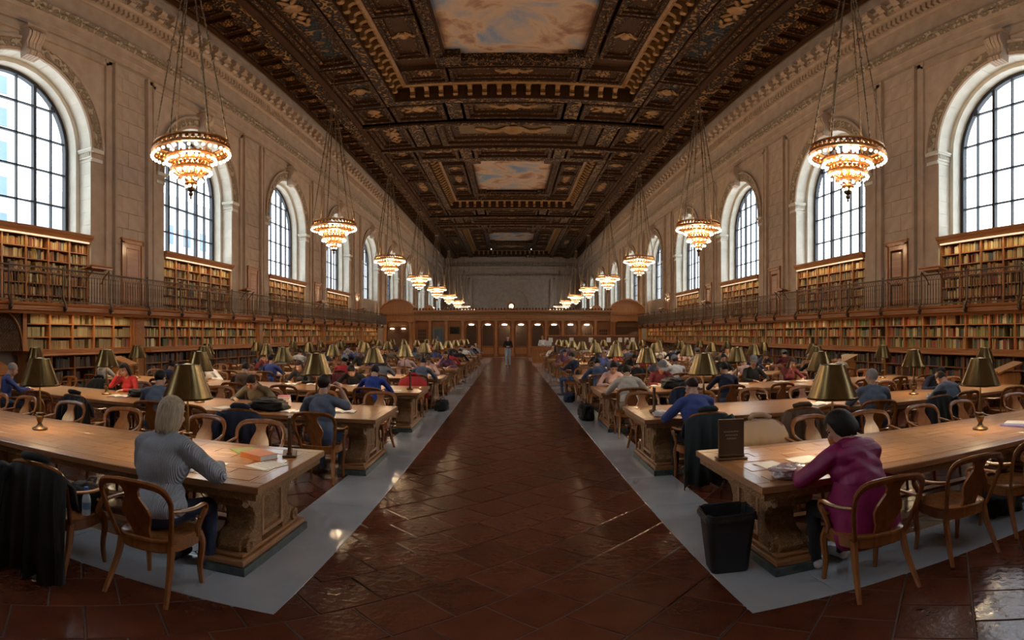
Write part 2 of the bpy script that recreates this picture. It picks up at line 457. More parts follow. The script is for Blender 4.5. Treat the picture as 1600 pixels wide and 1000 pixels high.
    for k in NB:
        yp = yc(k) + BAY/2
        y0_, y1_ = yp - .80, yp + .80
        z = ZG; row = 0
        while z < ZENT - .2:
            hgt = .56; z1 = min(z + hgt, ZENT-.12)
            cuts = [y0_, yp - .12, y1_] if row % 2 else [y0_, yp - .45, yp + .38, y1_]
            for a, b in zip(cuts, cuts[1:]):
                if k <= 2 and k >= 0 or (k == -1 and s):
                    kk = (round(b-a, 3), round(z1-z, 3))
                    if kk not in bm_:
                        bm_[kk] = MB().box(-.03, .03, -(b-a)/2+.006, (b-a)/2-.006, -(z1-z)/2+.006, (z1-z)/2-.006).mesh('stone_block', M['stone'])
                    link('stone_block', bm_[kk], w, (sx(s, W+.005) + rnd.uniform(-.003,.003), (a+b)/2, (z+z1)/2))
                else:
                    far_b.box(*sorted((sx(s, W-.022), sx(s, W+.02))), a+.006, b-.006, z+.006, z1-.006)
            z = z1; row += 1
    far_b.build('ashlar_facing', M['stone'], w, kind='stuff')
    # entablature: architrave, frieze, dentils, modillions, corona
    def run(name, prof, m, y0_=Y0, y1_=Y1):
        MB().loft([[(sx(s, W-d), y, z) for d, z in prof] for y in (y0_, y1_)]).build(name, m, w)
    run('architrave', [(-.05,ZENT),(.04,ZENT),(.04,ZENT+.22),(.08,ZENT+.24),(.08,ZENT+.5),(.12,ZENT+.52),(.14,ZENT+.62),(-.05,ZENT+.62)], M['stone'])
    run('egg_moulding', [(-.05,ZENT+.62),(.16,ZENT+.62),(.22,ZENT+.72),(.2,ZENT+.82),(.26,ZENT+.9),(-.05,ZENT+.9)], M['stone_carved'])
    run('frieze', [(-.05,12.5),(.06,12.5),(.06,13.42),(-.05,13.42)], M['stone'])
    run('bed_moulding', [(-.05,13.42),(.12,13.42),(.16,13.5),(.16,13.56),(-.05,13.56)], M['stone'])
    run('dentil_band', [(-.05,13.56),(.14,13.56),(.14,13.86),(.34,13.9),(.38,14.0),(-.05,14.0)], M['stone'])
    dn = MB(); y = Y0 + 1
    while y < 64:
        dn.box(*sorted((sx(s, W-.30), sx(s, W-.1))), y, y+.15, 13.62, 13.86); y += .25
    dn.build('dentils', M['stone'], w, kind='stuff')
    run('corona', [(-.05,14.0),(.40,14.0),(.40,14.42),(.50,14.46),(.36,14.9),(.36,15.05),(.30,15.6),(-.05,15.6)], M['stone'])
    mo = MB()
    pr = [(.36,14.02),(.50,14.03),(.58,14.09),(.56,14.16),(.50,14.19),(.54,14.27),(.66,14.30),(.70,14.38),(.70,14.46),(.36,14.46)]
    mo.loft([[(s*-d, yy, z) for d, z in pr] for yy in (-.15, .15)])
    mo.box(*sorted((-s*.36, -s*.74)), -.19, .19, 14.44, 14.50)
    mo_me = mo.mesh('modillion', M['stone'])
    ro = MB(); ro.ell((-s*.42, .385, 14.24), (.05,.13,.13), 8, 6)
    for q in range(6): ro.ell((-s*.43, .385+.11*math.cos(q*PI/3), 14.24+.11*math.sin(q*PI/3)), (.04,.06,.06), 6, 4)
    ro_me = ro.mesh('cornice_rosette', M['stone_carved'])
    y = 8.0
    while y < 96:
        link('modillion', mo_me, w, (sx(s, W), y, 0)); 
        if y < 50: link('cornice_rosette', ro_me, w, (sx(s, W), y, 0))
        y += .77
# end walls
def endwall(name, y, d):
    mb = MB().box(-12.6, 13.0, *sorted((y, y+d*.5)), 0, 15.7)
    return mb.build(name, M['stone'], kind='structure')
wb = endwall('wall_back', Y0, -1)
wf = endwall('wall_far', Y1, 1)
for z0, z1, d, m_ in ((11.6,12.2,.12,'stone'),(12.2,12.5,.2,'stone_carved'),(13.5,13.9,.3,'stone'),(14.0,14.5,.6,'stone_carved'),(14.5,15.5,.4,'stone')):
    MB().box(-11.7, 12.1, Y1-d, Y1, z0, z1).build('cornice', M[m_], wf)
nm = MB(); a0, a1 = arch_pts(3.0, 20), arch_pts(3.5, 20)
for i in range(20):
    q = [a0[i], a0[i+1], a1[i+1], a1[i]]
    vs = [(OFF+p[0], Y1, 7.0+p[1]) for p in q] + [(OFF+p[0], Y1-.25, 7.0+p[1]) for p in q]
    nm.add(vs, [(4,5,6,7),(0,1,5,4),(2,3,7,6)])
nm.box(OFF-3.5, OFF-3.0, Y1-.25, Y1, 0, 7.0); nm.box(OFF+3.0, OFF+3.5, Y1-.25, Y1, 0, 7.0)
nm.build('blind_arch', M['stone'], wf)
for x in (-10.6, -7.2, 7.6, 11.0):
    MB().box(x-.5, x+.5, Y1-.3, Y1, 0, 11.6).build('pilaster', M['stone'], wf)

# ---------------------------------------------------------------- windows
GW, GZ0 = HW-.16, ZS
def top_at(y, r): return ZSP + math.sqrt(max(r*r - y*y, 0))
xs_b = [-GW + GW*2*i/7 for i in range(8)]
zs_b = [GZ0 + .12, 5.96, 7.05, 8.14, 9.22, 10.4]
def pane_polys():
    out = []
    for a, b in zip(xs_b, xs_b[1:]):
        for z0, z1 in zip(zs_b, zs_b[1:]):
            n = 6; ys = [lerp(a, b, i/n) for i in range(n+1)]
            tp = [min(z1, top_at(y, GW)) for y in ys]
            if max(tp) <= z0 + .05: continue
            pts = [(y, max(t, z0)) for y, t in zip(ys, tp)]
            keep = [p for p in pts if p[1] > z0 + 1e-4]
            if abs(pts[0][1]-z0) < 1e-4:   # arch enters from the side
                keep = [p for p in pts if p[1] > z0 + 1e-4]
                if pts[0] not in keep: keep = [(keep[0][0] - (b-a)/n*.5, z0)] + keep
            elif pts[-1] not in keep: keep = keep + [(keep[-1][0] + (b-a)/n*.5, z0)]
            poly = list(keep)
            if poly[-1][1] > z0: poly.append((poly[-1][0], z0))
            if poly[0][1] > z0: poly.append((poly[0][0], z0))
            if len(poly) >= 3: out.append(poly)
    return out
PANES = pane_polys()
pane_me = {s: [MB().add([(sx(s, W+.93), p[0], p[1]) for p in poly], [tuple(range(len(poly)))]).mesh('pane', M['glass']) for poly in PANES] for s in (-1, 1)}
def window_bars(s):
    mb = MB(); u0, u1 = sorted((sx(s, W+.88), sx(s, W+.98)))
    for i, y in enumerate(xs_b[1:-1]):
        w = .055 if i in (1, 4) else .022
        mb.box(u0 - (.02 if w > .05 else 0), u1 + (.02 if w > .05 else 0), y-w, y+w, GZ0+.1, top_at(y, GW))
    hb = MB()
    for z in zs_b[1:-1]:
        e = GW if z <= ZSP else math.sqrt(max(GW**2-(z-ZSP)**2, 0))
        hb.box(u0, u1, -e, e, z-.024, z+.024)
    fr = MB(); A, B = sx(s, W+.84), sx(s, W+1.0)
    po = [(-GW-.02, GZ0)] + [(p[0], ZSP+p[1]) for p in arch_pts(GW+.02, 28)] + [(GW+.02, GZ0)]
    pi = [(-GW+.13, GZ0)] + [(p[0], ZSP+p[1]) for p in arch_pts(GW-.13, 28)] + [(GW-.13, GZ0)]
    for i in range(len(po)-1):
        q = [po[i], po[i+1], pi[i+1], pi[i]]
        fr.loft([[(A, *p) for p in q], [(B, *p) for p in q]])
    fr.box(*sorted((A, B)), -GW, GW, GZ0-.02, GZ0+.12)
    return mb.mesh('mullion', M['black_metal']), hb.mesh('glazing_bar', M['black_metal']), fr.mesh('window_frame', M['black_metal'])
n = 0
for s, side in SIDES:
    me3 = window_bars(s)
    for k in NB:
        n += 1
        wo = link('window_%d' % n, me3[2], None, (0, yc(k), 0), kind='structure')
        link('mullion', me3[0], wo); link('glazing_bar', me3[1], wo)
        if k >= 0 and k <= 5:
            for me in pane_me[s]: link('pane', me, wo)
        else:
            MB().add([(sx(s, W+.93), p[0], p[1]) for p in [(-GW, GZ0)] + [(q[0], ZSP+q[1]) for q in arch_pts(GW, 24)] + [(GW, GZ0)]], [tuple(range(27))]).build('pane', M['glass'], wo)
# pale office buildings across the street, seen through the windows
M['facade'] = pm('pale_facade', (.50,.53,.56), (.58,.60,.62), scale=.3, rough=.8)
M['facade_win'] = pm('facade_window', (.10,.17,.26), (.16,.24,.34), scale=.2, rough=.2)
wm = MB().box(-.06, .06, -.65, .65, 0, 2.0).mesh('building_window', M['facade_win'])
def building(s, y0_, y1_, dist, hgt, label, step=2.6, z0=-18):
    x0_ = sx(s, W + dist); b = empty('office_building', (x0_, (y0_+y1_)/2, z0), label=label, cat='building')
    hy = (y1_-y0_)/2; H = hgt - z0
    MB().box(*sorted((0, s*14)), -hy, hy, 0, H).build('wall', M['facade'], b)
    for zc_ in (H-1.2, H-9): MB().box(*sorted((-s*.6, s*.5)), -hy-.4, hy+.4, zc_, zc_+.7).build('cornice', M['facade'], b)
    z = 18.5
    while z < H-3.5:
        y = -hy + 1.5
        while y < hy-1:
            link('building_window', wm, b, (-s*.02, y, z)); y += step
        z += 3.7
building(-1, 10, 34, 30, 42, 'tall pale office block with rows of windows seen through the leftmost window')
building(-1, 40, 66, 22, 17, 'low pale building seen through the second arched window on the left', 3.4)
building(1, 16, 40, 30, 11, 'pale low office block seen through the windows on the right', 3.0)

# ---------------------------------------------------------------- ceiling
ZC = 15.4
ceil = MB().box(-12.6, 13.0, Y0, Y1, 17.6, 17.8).build('ceiling', M['c_wood'], kind='structure')
def rring(mb, cx, cy, ax, ay, prof):
    rings = [[(cx-(ax-d), cy-(ay-d), z), (cx+(ax-d), cy-(ay-d), z), (cx+(ax-d), cy+(ay-d), z), (cx-(ax-d), cy+(ay-d), z)] for d, z in prof]
    return mb.loft(rings, cap=False)
def plate(mb, x0, x1, y0, y1, z): return mb.add([(x0,y0,z),(x0,y1,z),(x1,y1,z),(x1,y0,z)], [(0,1,2,3)])
def cofferm(lx, ly, deep, orn, fine=False):
    """one recessed ceiling panel: stepped frame, carved plate, ornament in the middle; origin at the panel's centre at rib level"""
    mb = MB(); m = min(lx, ly)
    t = .10*m
    mb.mi = 0; rring(mb, 0, 0, lx/2, ly/2, [(0, deep), (0, 0), (t*.2, 0)]); rring(mb, 0, 0, lx/2, ly/2, [(t*.85, 0), (t, .03), (t, deep*.45)])
    mb.mi = 2; rring(mb, 0, 0, lx/2, ly/2, [(t*.2, 0), (t*.3, -.015), (t*.75, -.015), (t*.85, 0)])
    mb.mi = 2; rring(mb, 0, 0, lx/2, ly/2, [(t, deep*.45), (t*1.9, deep*.5)])
    mb.mi = 0; rring(mb, 0, 0, lx/2, ly/2, [(t*1.9, deep*.5), (t*2, deep*.85), (t*2.5, deep*.85)])
    mb.mi = 2; rring(mb, 0, 0, lx/2, ly/2, [(t*2.5, deep*.85), (t*3.0, deep*.9)])
    mb.mi = 1; d = t*3.0; plate(mb, -lx/2+d, lx/2-d, -ly/2+d, ly/2-d, deep*.96)
    mb.mi = 3
    z = deep*.8
    if orn == 'rosette':
        r = m*.16
        mb.ell((0,0,z-.02), (r*.45, r*.45, .07), 8, 5)
        for q in range(8):
            a = q*PI/4; mb.ell((r*math.cos(a), r*math.sin(a), z), (r*.42, r*.30, .06), 7, 4, Matrix.Rotation(a, 3, 'Z'))
    elif orn == 'cartouche':
        a_ = 0 if lx > ly else PI/2; R = Matrix.Rotation(a_, 3, 'Z'); L = max(lx, ly)*.5
        def E(px, py, rx, ry, rz_=.07, ang=0):
            p = R @ Vector((px, py, 0)); mb.ell((p.x, p.y, z), (rx, ry, rz_), 8, 5, R @ Matrix.Rotation(ang, 3, 'Z'))
        w_ = m*.16
        E(0, 0, w_*1.1, w_*1.3, .12)
        for q in (-1, 1):
            E(q*w_*1.6, w_*.6, w_*.9, w_*.35, .08, q*.7); E(q*w_*1.6, -w_*.6, w_*.9, w_*.35, .08, -q*.7)
            E(q*w_*2.6, 0, w_*.6, w_*.6, .09)
            if L > m*.9:
                E(q*w_*3.6, w_*.5, w_*.8, w_*.3, .07, -q*.5); E(q*w_*3.6, -w_*.5, w_*.8, w_*.3, .07, q*.5); E(q*w_*4.5, 0, w_*.45, w_*.5, .08)
    elif orn == 'trophy':
        w_ = m*.15
        for q in (-1, 1):
            for k in range(3): mb.ell((q*(w_*(.8+1.1*k)), w_*(.3 if k % 2 else -.2), z), (w_*.85, w_*.45, .10), 8, 5, Matrix.Rotation(q*(.5-.5*k), 3, 'Z'))
            mb.tube([(q*w_*.4, -w_*1.3, z), (q*w_*1.4, -w_*.2, z-.04), (q*w_*2.8, w_*1.2, z)], [.02, .07, .02], 6)
        mb.ell((0,0,z-.02), (w_, w_*1.2, .14), 10, 6)
    return mb
CM = {}
def coffer(parent, x0, x1, y0, y1, zrib, deep, orn, plate_m='c_carved2'):
    k = (round(x1-x0, 2), round(y1-y0, 2), deep, orn, plate_m)
    if k not in CM: CM[k] = cofferm(x1-x0, y1-y0, deep, orn).mesh('coffer', [M['c_wood'], M[plate_m], M['c_carved2'], M['c_gold']])
    return link('coffer', CM[k], parent, ((x0+x1)/2, (y0+y1)/2, zrib))
br = MB()   # scrolled ceiling bracket; long axis towards -y at rest
pr = [(0,.0),(0,.62),(-.50,.62),(-.54,.52),(-.46,.44),(-.34,.40),(-.22,.30),(-.20,.16),(-.26,.06),(-.20,-.02),(-.08,-.03)]
br.loft([[(xx, y, z) for y, z in pr] for xx in (-.12, .12)])
br.ell((0, -.50, .50), (.15,.09,.09), 8, 5); br.ell((0, -.2, .06), (.15,.10,.10), 8, 5); br.box(-.17, .17, -.6, 0, .62, .68)
br_me = br.mesh('ceiling_bracket', M['c_gold'], True)
def clouds_mat():
    m, nt, b = nodemat('painted_clouds'); N, L = nt.nodes, nt.links
    tc = N.new('ShaderNodeTexCoord'); mp = N.new('ShaderNodeMapping'); mp.inputs['Scale'].default_value = (.30, .30, .3)
    L.new(tc.outputs['Object'], mp.inputs['Vector'])
    nz = N.new('ShaderNodeTexNoise'); nz.inputs['Scale'].default_value = 1.15; nz.inputs['Detail'].default_value = 7; nz.inputs['Roughness'].default_value = .58; nz.inputs['Distortion'].default_value = .6
    L.new(mp.outputs['Vector'], nz.inputs['Vector'])
    rp = N.new('ShaderNodeValToRGB'); e = rp.color_ramp.elements
    e[0].position = .30; e[0].color = (.10,.046,.026,1); e[1].position = .72; e[1].color = (.09,.14,.23,1)
    for p, c in ((.40, (.24,.115,.062)), (.47, (.42,.26,.15)), (.53, (.30,.23,.19)), (.60, (.14,.18,.25))):
        q = e.new(p); q.color = (*c, 1)
    L.new(nz.outputs['Fac'], rp.inputs['Fac']); L.new(rp.outputs['Color'], b.inputs['Base Color']); b.inputs['Roughness'].default_value = .7
    return m
M['clouds'] = clouds_mat()
def bay(cy, hl, pl, label, detail=True):
    B = empty('ceiling_bay', (OFF, cy, 0), parent=ceil)
    AX = 9.3
    mb = MB(); rring(mb, 0, 0, AX, hl, [(-.02, ZC+.05), (0, ZC), (.0, ZC+.5)]); mb.build('outer_moulding', M['c_wood'], B)
    mb = MB(); rring(mb, 0, 0, AX, hl, [(0, ZC+.52), (2.25, ZC+.52)]); mb.build('coffer_ground', M['c_wood'], B)
    iy = hl - 2.7
    mb = MB(); rring(mb, 0, 0, 7.1, iy, [(-.03, ZC+.5), (-.03, ZC+.14), (0, ZC+.12)]); rring(mb, 0, 0, 7.1, iy, [(.56, ZC+.10), (.60, ZC+.12), (.60, ZC+.3)]); mb.build('beam_edge', M['c_wood'], B)
    mb = MB(); rring(mb, 0, 0, 7.1, iy, [(0, ZC+.12), (.56, ZC+.10)]); mb.build('guilloche_beam', M['c_carved'], B)
    mb = MB(); rring(mb, 0, 0, 6.5, iy-.6, [(0, ZC+.25), (.03, ZC+.95), (.7, ZC+1.0)]); mb.build('cove', M['c_wood'], B)
    mb = MB(); rring(mb, 0, 0, 5.9, iy-1.2, [(-.1, ZC+.98), (-.1, ZC+.8), (0, ZC+.78), (.12, ZC+.9)]); mb.build('egg_moulding', M['c_gold'], B)
    # brackets round the cove
    step = .78
    nx = int(2*(6.5-.6)/step); ny = int(2*(iy-1.2)/step)
    for i in range(nx):
        x = -5.9 + (i+.5)*11.8/nx
        for q in (-1, 1):
            o = link('bracket', br_me, B, (x, q*(iy-.63), ZC+.3)); o.rotation_euler = (0, 0, 0 if q > 0 else PI)
    for i in range(ny):
        y = -(iy-1.2) + (i+.5)*2*(iy-1.2)/ny
        for q in (-1, 1):
            o = link('bracket', br_me, B, (q*(6.5-.03), y, ZC+.3)); o.rotation_euler = (0, 0, -PI/2 if q > 0 else PI/2)
    # inner field with frames
    mb = MB(); rring(mb, 0, 0, 5.9, iy-1.2, [(0, ZC+1.15), (2.6, ZC+1.15)]); mb.build('inner_ground', M['c_wood'], B)
    px = 3.34
    mb = MB()
    for (ax, ay) in ((px+.5, pl+.5),): rring(mb, 0, 0, ax, ay, [(0, ZC+1.2), (0, ZC+.86), (.1, ZC+.84), (.16, ZC+.95), (.42, ZC+1.0), (.46, ZC+1.45)])
    mb.build('mural_frame', M['c_carved2'], B)
    iy2 = iy - 1.25
    for q in (-1, 1):
        # long side panels beside the mural and end panels
        yy = pl - .6
        coffer(B, *sorted((q*4.05, q*5.75)), -yy, -yy*.36, ZC+.86, .32, 'trophy', 'c_carved')
        coffer(B, *sorted((q*4.05, q*5.75)), yy*.36, yy, ZC+.86, .32, 'trophy', 'c_carved')
        coffer(B, *sorted((q*4.05, q*5.75)), -yy*.34, yy*.34, ZC+.86, .32, 'cartouche', 'c_carved')
        for e in (-1, 1):
            coffer(B, *sorted((q*3.45, q*5.75)), *sorted((e*(pl+.68), e*(iy2-.05))), ZC+.86, .32, 'rosette', 'c_carved2')
        coffer(B, -3.3, 3.3, *sorted((q*(pl+.72), q*(iy2-.05))), ZC+.86, .32, 'trophy', 'c_carved')
        # corner notches of the mural frame
        for e in (-1, 1):
            MB().box(*sorted((q*(px-.75), q*(px+.45))), *sorted((e*(pl-.55), e*(pl+.45))), ZC+.9, ZC+1.46).build('frame_corner', M['c_carved2'], B)
    # outer ring of coffers
    cuts = [-hl+.08, -hl+2.62]
    ln = 2*(hl-2.7); pat = [.17, .08, .5, .08, .17] if hl > 12.5 else [.22, .12, .32, .12, .22]
    a = -hl+2.7
    for p in pat: a += ln*p; cuts.append(a)
    cuts.append(hl-.08)
    names = ['cartouche', 'trophy', 'rosette', 'cartouche', 'rosette', 'trophy', 'cartouche']
    plates = ['c_carved', 'c_blue', 'c_carved2', 'c_blue', 'c_carved2', 'c_blue', 'c_carved']
    for q in (-1, 1):
        for i in range(7):
            coffer(B, *sorted((q*7.18, q*9.22)), cuts[i]+.08, cuts[i+1]-.08, ZC+.08, .42, names[i], plates[i])
    xc = [-7.1, -3.9, -2.9, 2.9, 3.9, 7.1]
    for q in (-1, 1):
        for i in range(5):
            if i % 2: 
                MB().box(xc[i]+.1, xc[i+1]-.1, *sorted((q*(hl-2.6), q*(hl-.1))), ZC+.12, ZC+.5).build('carved_rib', M['c_carved'], B); continue
            coffer(B, xc[i]+.08, xc[i+1]-.08, *sorted((q*(hl-2.62), q*(hl-.1))), ZC+.08, .42, 'cartouche' if i != 2 else 'trophy', 'c_brown')
    mu = MB(); plate(mu, -px, px, -pl, pl, 0)
    mu.box(-px, px, -pl, pl, .01, .06)
    mu.build('ceiling_mural', M['clouds'], None, loc=(OFF, cy, ZC+1.42), label=label, cat='mural')
def strip(y0_, y1_):
    S = empty('ceiling_strip', (OFF, (y0_+y1_)/2, 0), parent=ceil); h2 = (y1_-y0_)/2
    mb = MB(); plate(mb, -9.3, 9.3, -h2, h2, ZC+.55); mb.build('ground', M['c_wood'], S)
    for q in (-1, 1):
        MB().box(-9.3, 9.3, *sorted((q*h2, q*(h2-.5))), ZC-.12, ZC+.5).build('cross_beam', M['c_wood'], S)
        MB().box(-9.25, 9.25, *sorted((q*(h2-.06), q*(h2-.44))), ZC-.15, ZC-.118).build('beam_carving', M['c_carved'], S)
    e = h2-.55
    xs = [-9.25, -6.7, -5.7, -4.9, 4.9, 5.7, 6.7, 9.25]
    for i in range(7):
        a, b = xs[i]+.06, xs[i+1]-.06
        if i in (1, 5): MB().box(a, b, -e, e, ZC+.1, ZC+.52).build('carved_rib', M['c_carved'], S); continue
        if i in (2, 4): MB().box(a, b, -e, e, ZC+.2, ZC+.52).build('carved_rib', M['c_carved2'], S); continue
        coffer(S, a, b, -e, e, ZC+.05, .44, 'trophy' if i == 3 else 'cartouche', 'c_brown' if i == 3 else 'c_blue')
bay(19.5, 14.0, 7.5, 'cloudy sky mural in the ceiling nearest the front, cut by the top edge')
strip(33.5, 39.0)
bay(50.75, 11.75, 5.7, 'pinkish cloud mural in the middle of the ceiling')
strip(62.5, 67.5)
bay(83.0, 15.5, 4.8, 'small distant cloud mural near the far end of the ceiling')
strip(0.5, 5.5)
for s, side in SIDES:
    # border: carved beam, row of rosette coffers, edge moulding
    E = empty('ceiling_border', (0, 0, 0), parent=ceil)
    def lrun(name, prof, m): MB().loft([[(sx(s, u), y, z) for u, z in prof] for y in (Y0, Y1)]).build(name, m, E)
    lrun('dark_beam', [(9.25,ZC+.5),(9.28,ZC-.02),(9.6,ZC-.04),(9.62,ZC+.5)], M['c_wood'])
    lrun('carved_beam', [(9.6,ZC+.4),(9.62,ZC-.1),(10.25,ZC-.1),(10.27,ZC+.4)], M['c_carved'])
    lrun('border_ground', [(10.2,ZC+.2),(10.2,ZC+.18),(11.7,ZC+.18),(11.7,ZC+.2)], M['c_wood'])
    lrun('edge_moulding', [(11.45,ZC+.3),(11.45,ZC-.02),(11.6,ZC-.05),(11.72,ZC+.05),(11.8,ZC+.3)], M['c_wood'])
    y = 6.4
    while y < 96:
        coffer(E, *sorted((sx(s, 10.34), sx(s, 11.40))), y-.55, y+.55, ZC+.0, .2, 'rosette', 'c_blue')
        y += 1.6

# ---------------------------------------------------------------- wooden screen across the hall
scr = empty('wooden_screen', (OFF, YDIV, 0), label='carved oak screen with a row of lit arches across the hall', cat='screen')
def scr_arch_panel(x0, x1, z0, z1, r, zsp, th=.25):
    mb = MB(); c = (x0+x1)/2; n = 12
    mb.box(x0, c-r, -th/2, th/2, z0, z1); mb.box(c+r, x1, -th/2, th/2, z0, z1)
    a = arch_pts(r, n)
    for (p, zp), (q, zq) in zip(a, a[1:]):
        vs = []
        for y in (-th/2, th/2):
            vs += [(c+p, y, zsp+zp), (c+q, y, zsp+zq), (c+q, y, z1), (c+p, y, z1)]
        mb.add(vs, [(0,1,2,3),(7,6,5,4),(0,4,5,1)])
    return mb
PW = 1.43
M['scr_light'] = emitmat('lit_lamp_glass', (1.0,.78,.5), 5.0)
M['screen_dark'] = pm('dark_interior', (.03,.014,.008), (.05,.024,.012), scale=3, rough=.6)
M['screen_shaded'] = wood('shaded_screen_oak', (.22,.078,.022), (.31,.12,.036), rough=.45, axis='z', scale=3, spec=.3)  # oak darkened to paint in the shade behind the projecting pilasters
M['screen_oak'] = wood('screen_oak', (.34,.125,.036), (.48,.20,.062), rough=.4, axis='z', scale=3)  # same oak, lighter: light on the projecting parts put into the colour
pan = scr_arch_panel(-PW/2+.09, PW/2-.09, .85, 3.05, .47, 2.36).mesh('arch_panel', M['screen_shaded'])
bay_px = [723, 748, 773, 798.5, 824, 850, 876, 900, 924]
cx_b = [-8.55 + PW*(i+.5) for i in range(12)]
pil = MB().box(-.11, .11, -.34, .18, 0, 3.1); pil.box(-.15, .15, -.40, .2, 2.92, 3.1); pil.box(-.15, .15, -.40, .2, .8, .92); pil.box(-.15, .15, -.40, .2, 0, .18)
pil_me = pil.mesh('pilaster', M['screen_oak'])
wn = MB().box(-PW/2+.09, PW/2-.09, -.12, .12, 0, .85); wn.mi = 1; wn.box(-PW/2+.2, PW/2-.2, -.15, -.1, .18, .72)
wn_me = wn.mesh('wainscot_panel', [M['screen_shaded'], M['screen_oak']])
av = MB(); a0_, a1_ = arch_pts(.47, 14), arch_pts(.56, 14)
for i in range(14):
    q = [a0_[i], a0_[i+1], a1_[i+1], a1_[i]]
    av.loft([[(p[0], yy, 2.36+p[1]) for p in q] for yy in (-.17, -.12)])
av.box(-.07, .07, -.22, -.12, 2.80, 3.02)
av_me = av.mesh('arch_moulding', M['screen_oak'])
lampm = MB().ell((0, .12, 2.70), (.24,.14,.07), 10, 6).mesh('arch_lamp', M['scr_light'])
gril = MB()
for q in range(3): gril.box(-.45, .45, .1, .14, 1.2+q*.35, 1.23+q*.35)
for q in range(4): gril.box(-.33+q*.22, -.31+q*.22, .1, .14, .85, 2.35)
gril_me = gril.mesh('arch_grille', M['screen_dark'])
for i, x in enumerate(cx_b):
    link('pilaster', pil_me, scr, (x-PW/2, 0, 0)); link('wainscot_panel', wn_me, scr, (x, 0, 0))
    if i in (0, 11):
        MB().box(x-PW/2+.09, x+PW/2-.09, -.1, .1, .85, 3.05).build('solid_panel', M['screen_shaded'], scr)
        g = MB()
        for q in range(4):
            for r in range(4): g.box(x-.34+q*.18, x-.2+q*.18, -.14, -.09, 1.15+r*.3, 1.38+r*.3)
        g.build('glazed_panel', M['screen_dark'], scr)
    elif i in (1, 2):
        MB().box(x-PW/2+.09, x+PW/2-.09, -.1, .1, .85, 3.05).build('solid_panel', M['screen_shaded'], scr)
    else:
        link('arch_panel', pan, scr, (x, 0, 0)); link('arch_moulding', av_me, scr, (x, 0, 0)); link('arch_lamp', lampm, scr, (x, 0, 0)); link('arch_grille', gril_me, scr, (x, 0, 0))
link('pilaster', pil_me, scr, (cx_b[-1]+PW/2, 0, 0))
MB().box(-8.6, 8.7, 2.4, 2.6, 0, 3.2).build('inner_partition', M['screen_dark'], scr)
# door in the screen and the black monitor
d = MB(); x = cx_b[1]; d.box(x-.5, x+.5, -.16, -.09, .1, 2.5); d.mi = 1; d.box(x-.36, x+.36, -.18, -.15, 1.1, 2.3)
d.build('screen_door', [pm('green_door', (.16,.15,.09)), pm('door_glass', (.10,.13,.15), rough=.1)], scr)
mn = empty('wall_monitor', (OFF+cx_b[2], YDIV-.1, 1.9), label='black monitor mounted on the oak screen left of the arches', cat='monitor')
MB().cbox(-.42, .42, -.1, 0, 0, .62, .01).build('casing', M['black'], mn)
MB().box(-.39, .39, -.106, -.1, .04, .58).build('display', pm('dark_display', (.006,.006,.008), rough=.15), mn)
MB().box(-.2, .2, 0, .03, .1, .5).build('wall_mount', M['iron'], mn)
ent = MB()
for z0, z1, d_ in ((3.05,3.16,.36),(3.16,3.20,.26),(3.20,3.42,.30),(3.42,3.5,.44),(3.5,3.76,.30),(3.76,3.84,.50),(3.84,3.95,.62)):
    ent.box(-8.7, 8.8, -d_, .2, z0, z1)
ent.build('entablature', M['screen_oak'], scr)
MB().box(-8.68, 8.78, -.325, -.29, 3.53, 3.73).build('carved_frieze', M['oak_carved'], scr)
MB().box(-8.68, 8.78, -.33, -.25, 3.165, 3.2).build('painted_shade_line', M['oak_dark'], scr)  # dark strips paint in the shade lines of the entablature recesses
MB().box(-8.68, 8.78, -.46, -.25, 3.505, 3.525).build('painted_shade_line', M['oak_dark'], scr)
cr = MB(); x = -8.5
while x < 8.6: cr.ell((x, -.45, 4.04), (.10,.06,.11), 6, 4); x += .27
cr.build('cresting', M['oak_dark'], scr, kind='stuff')
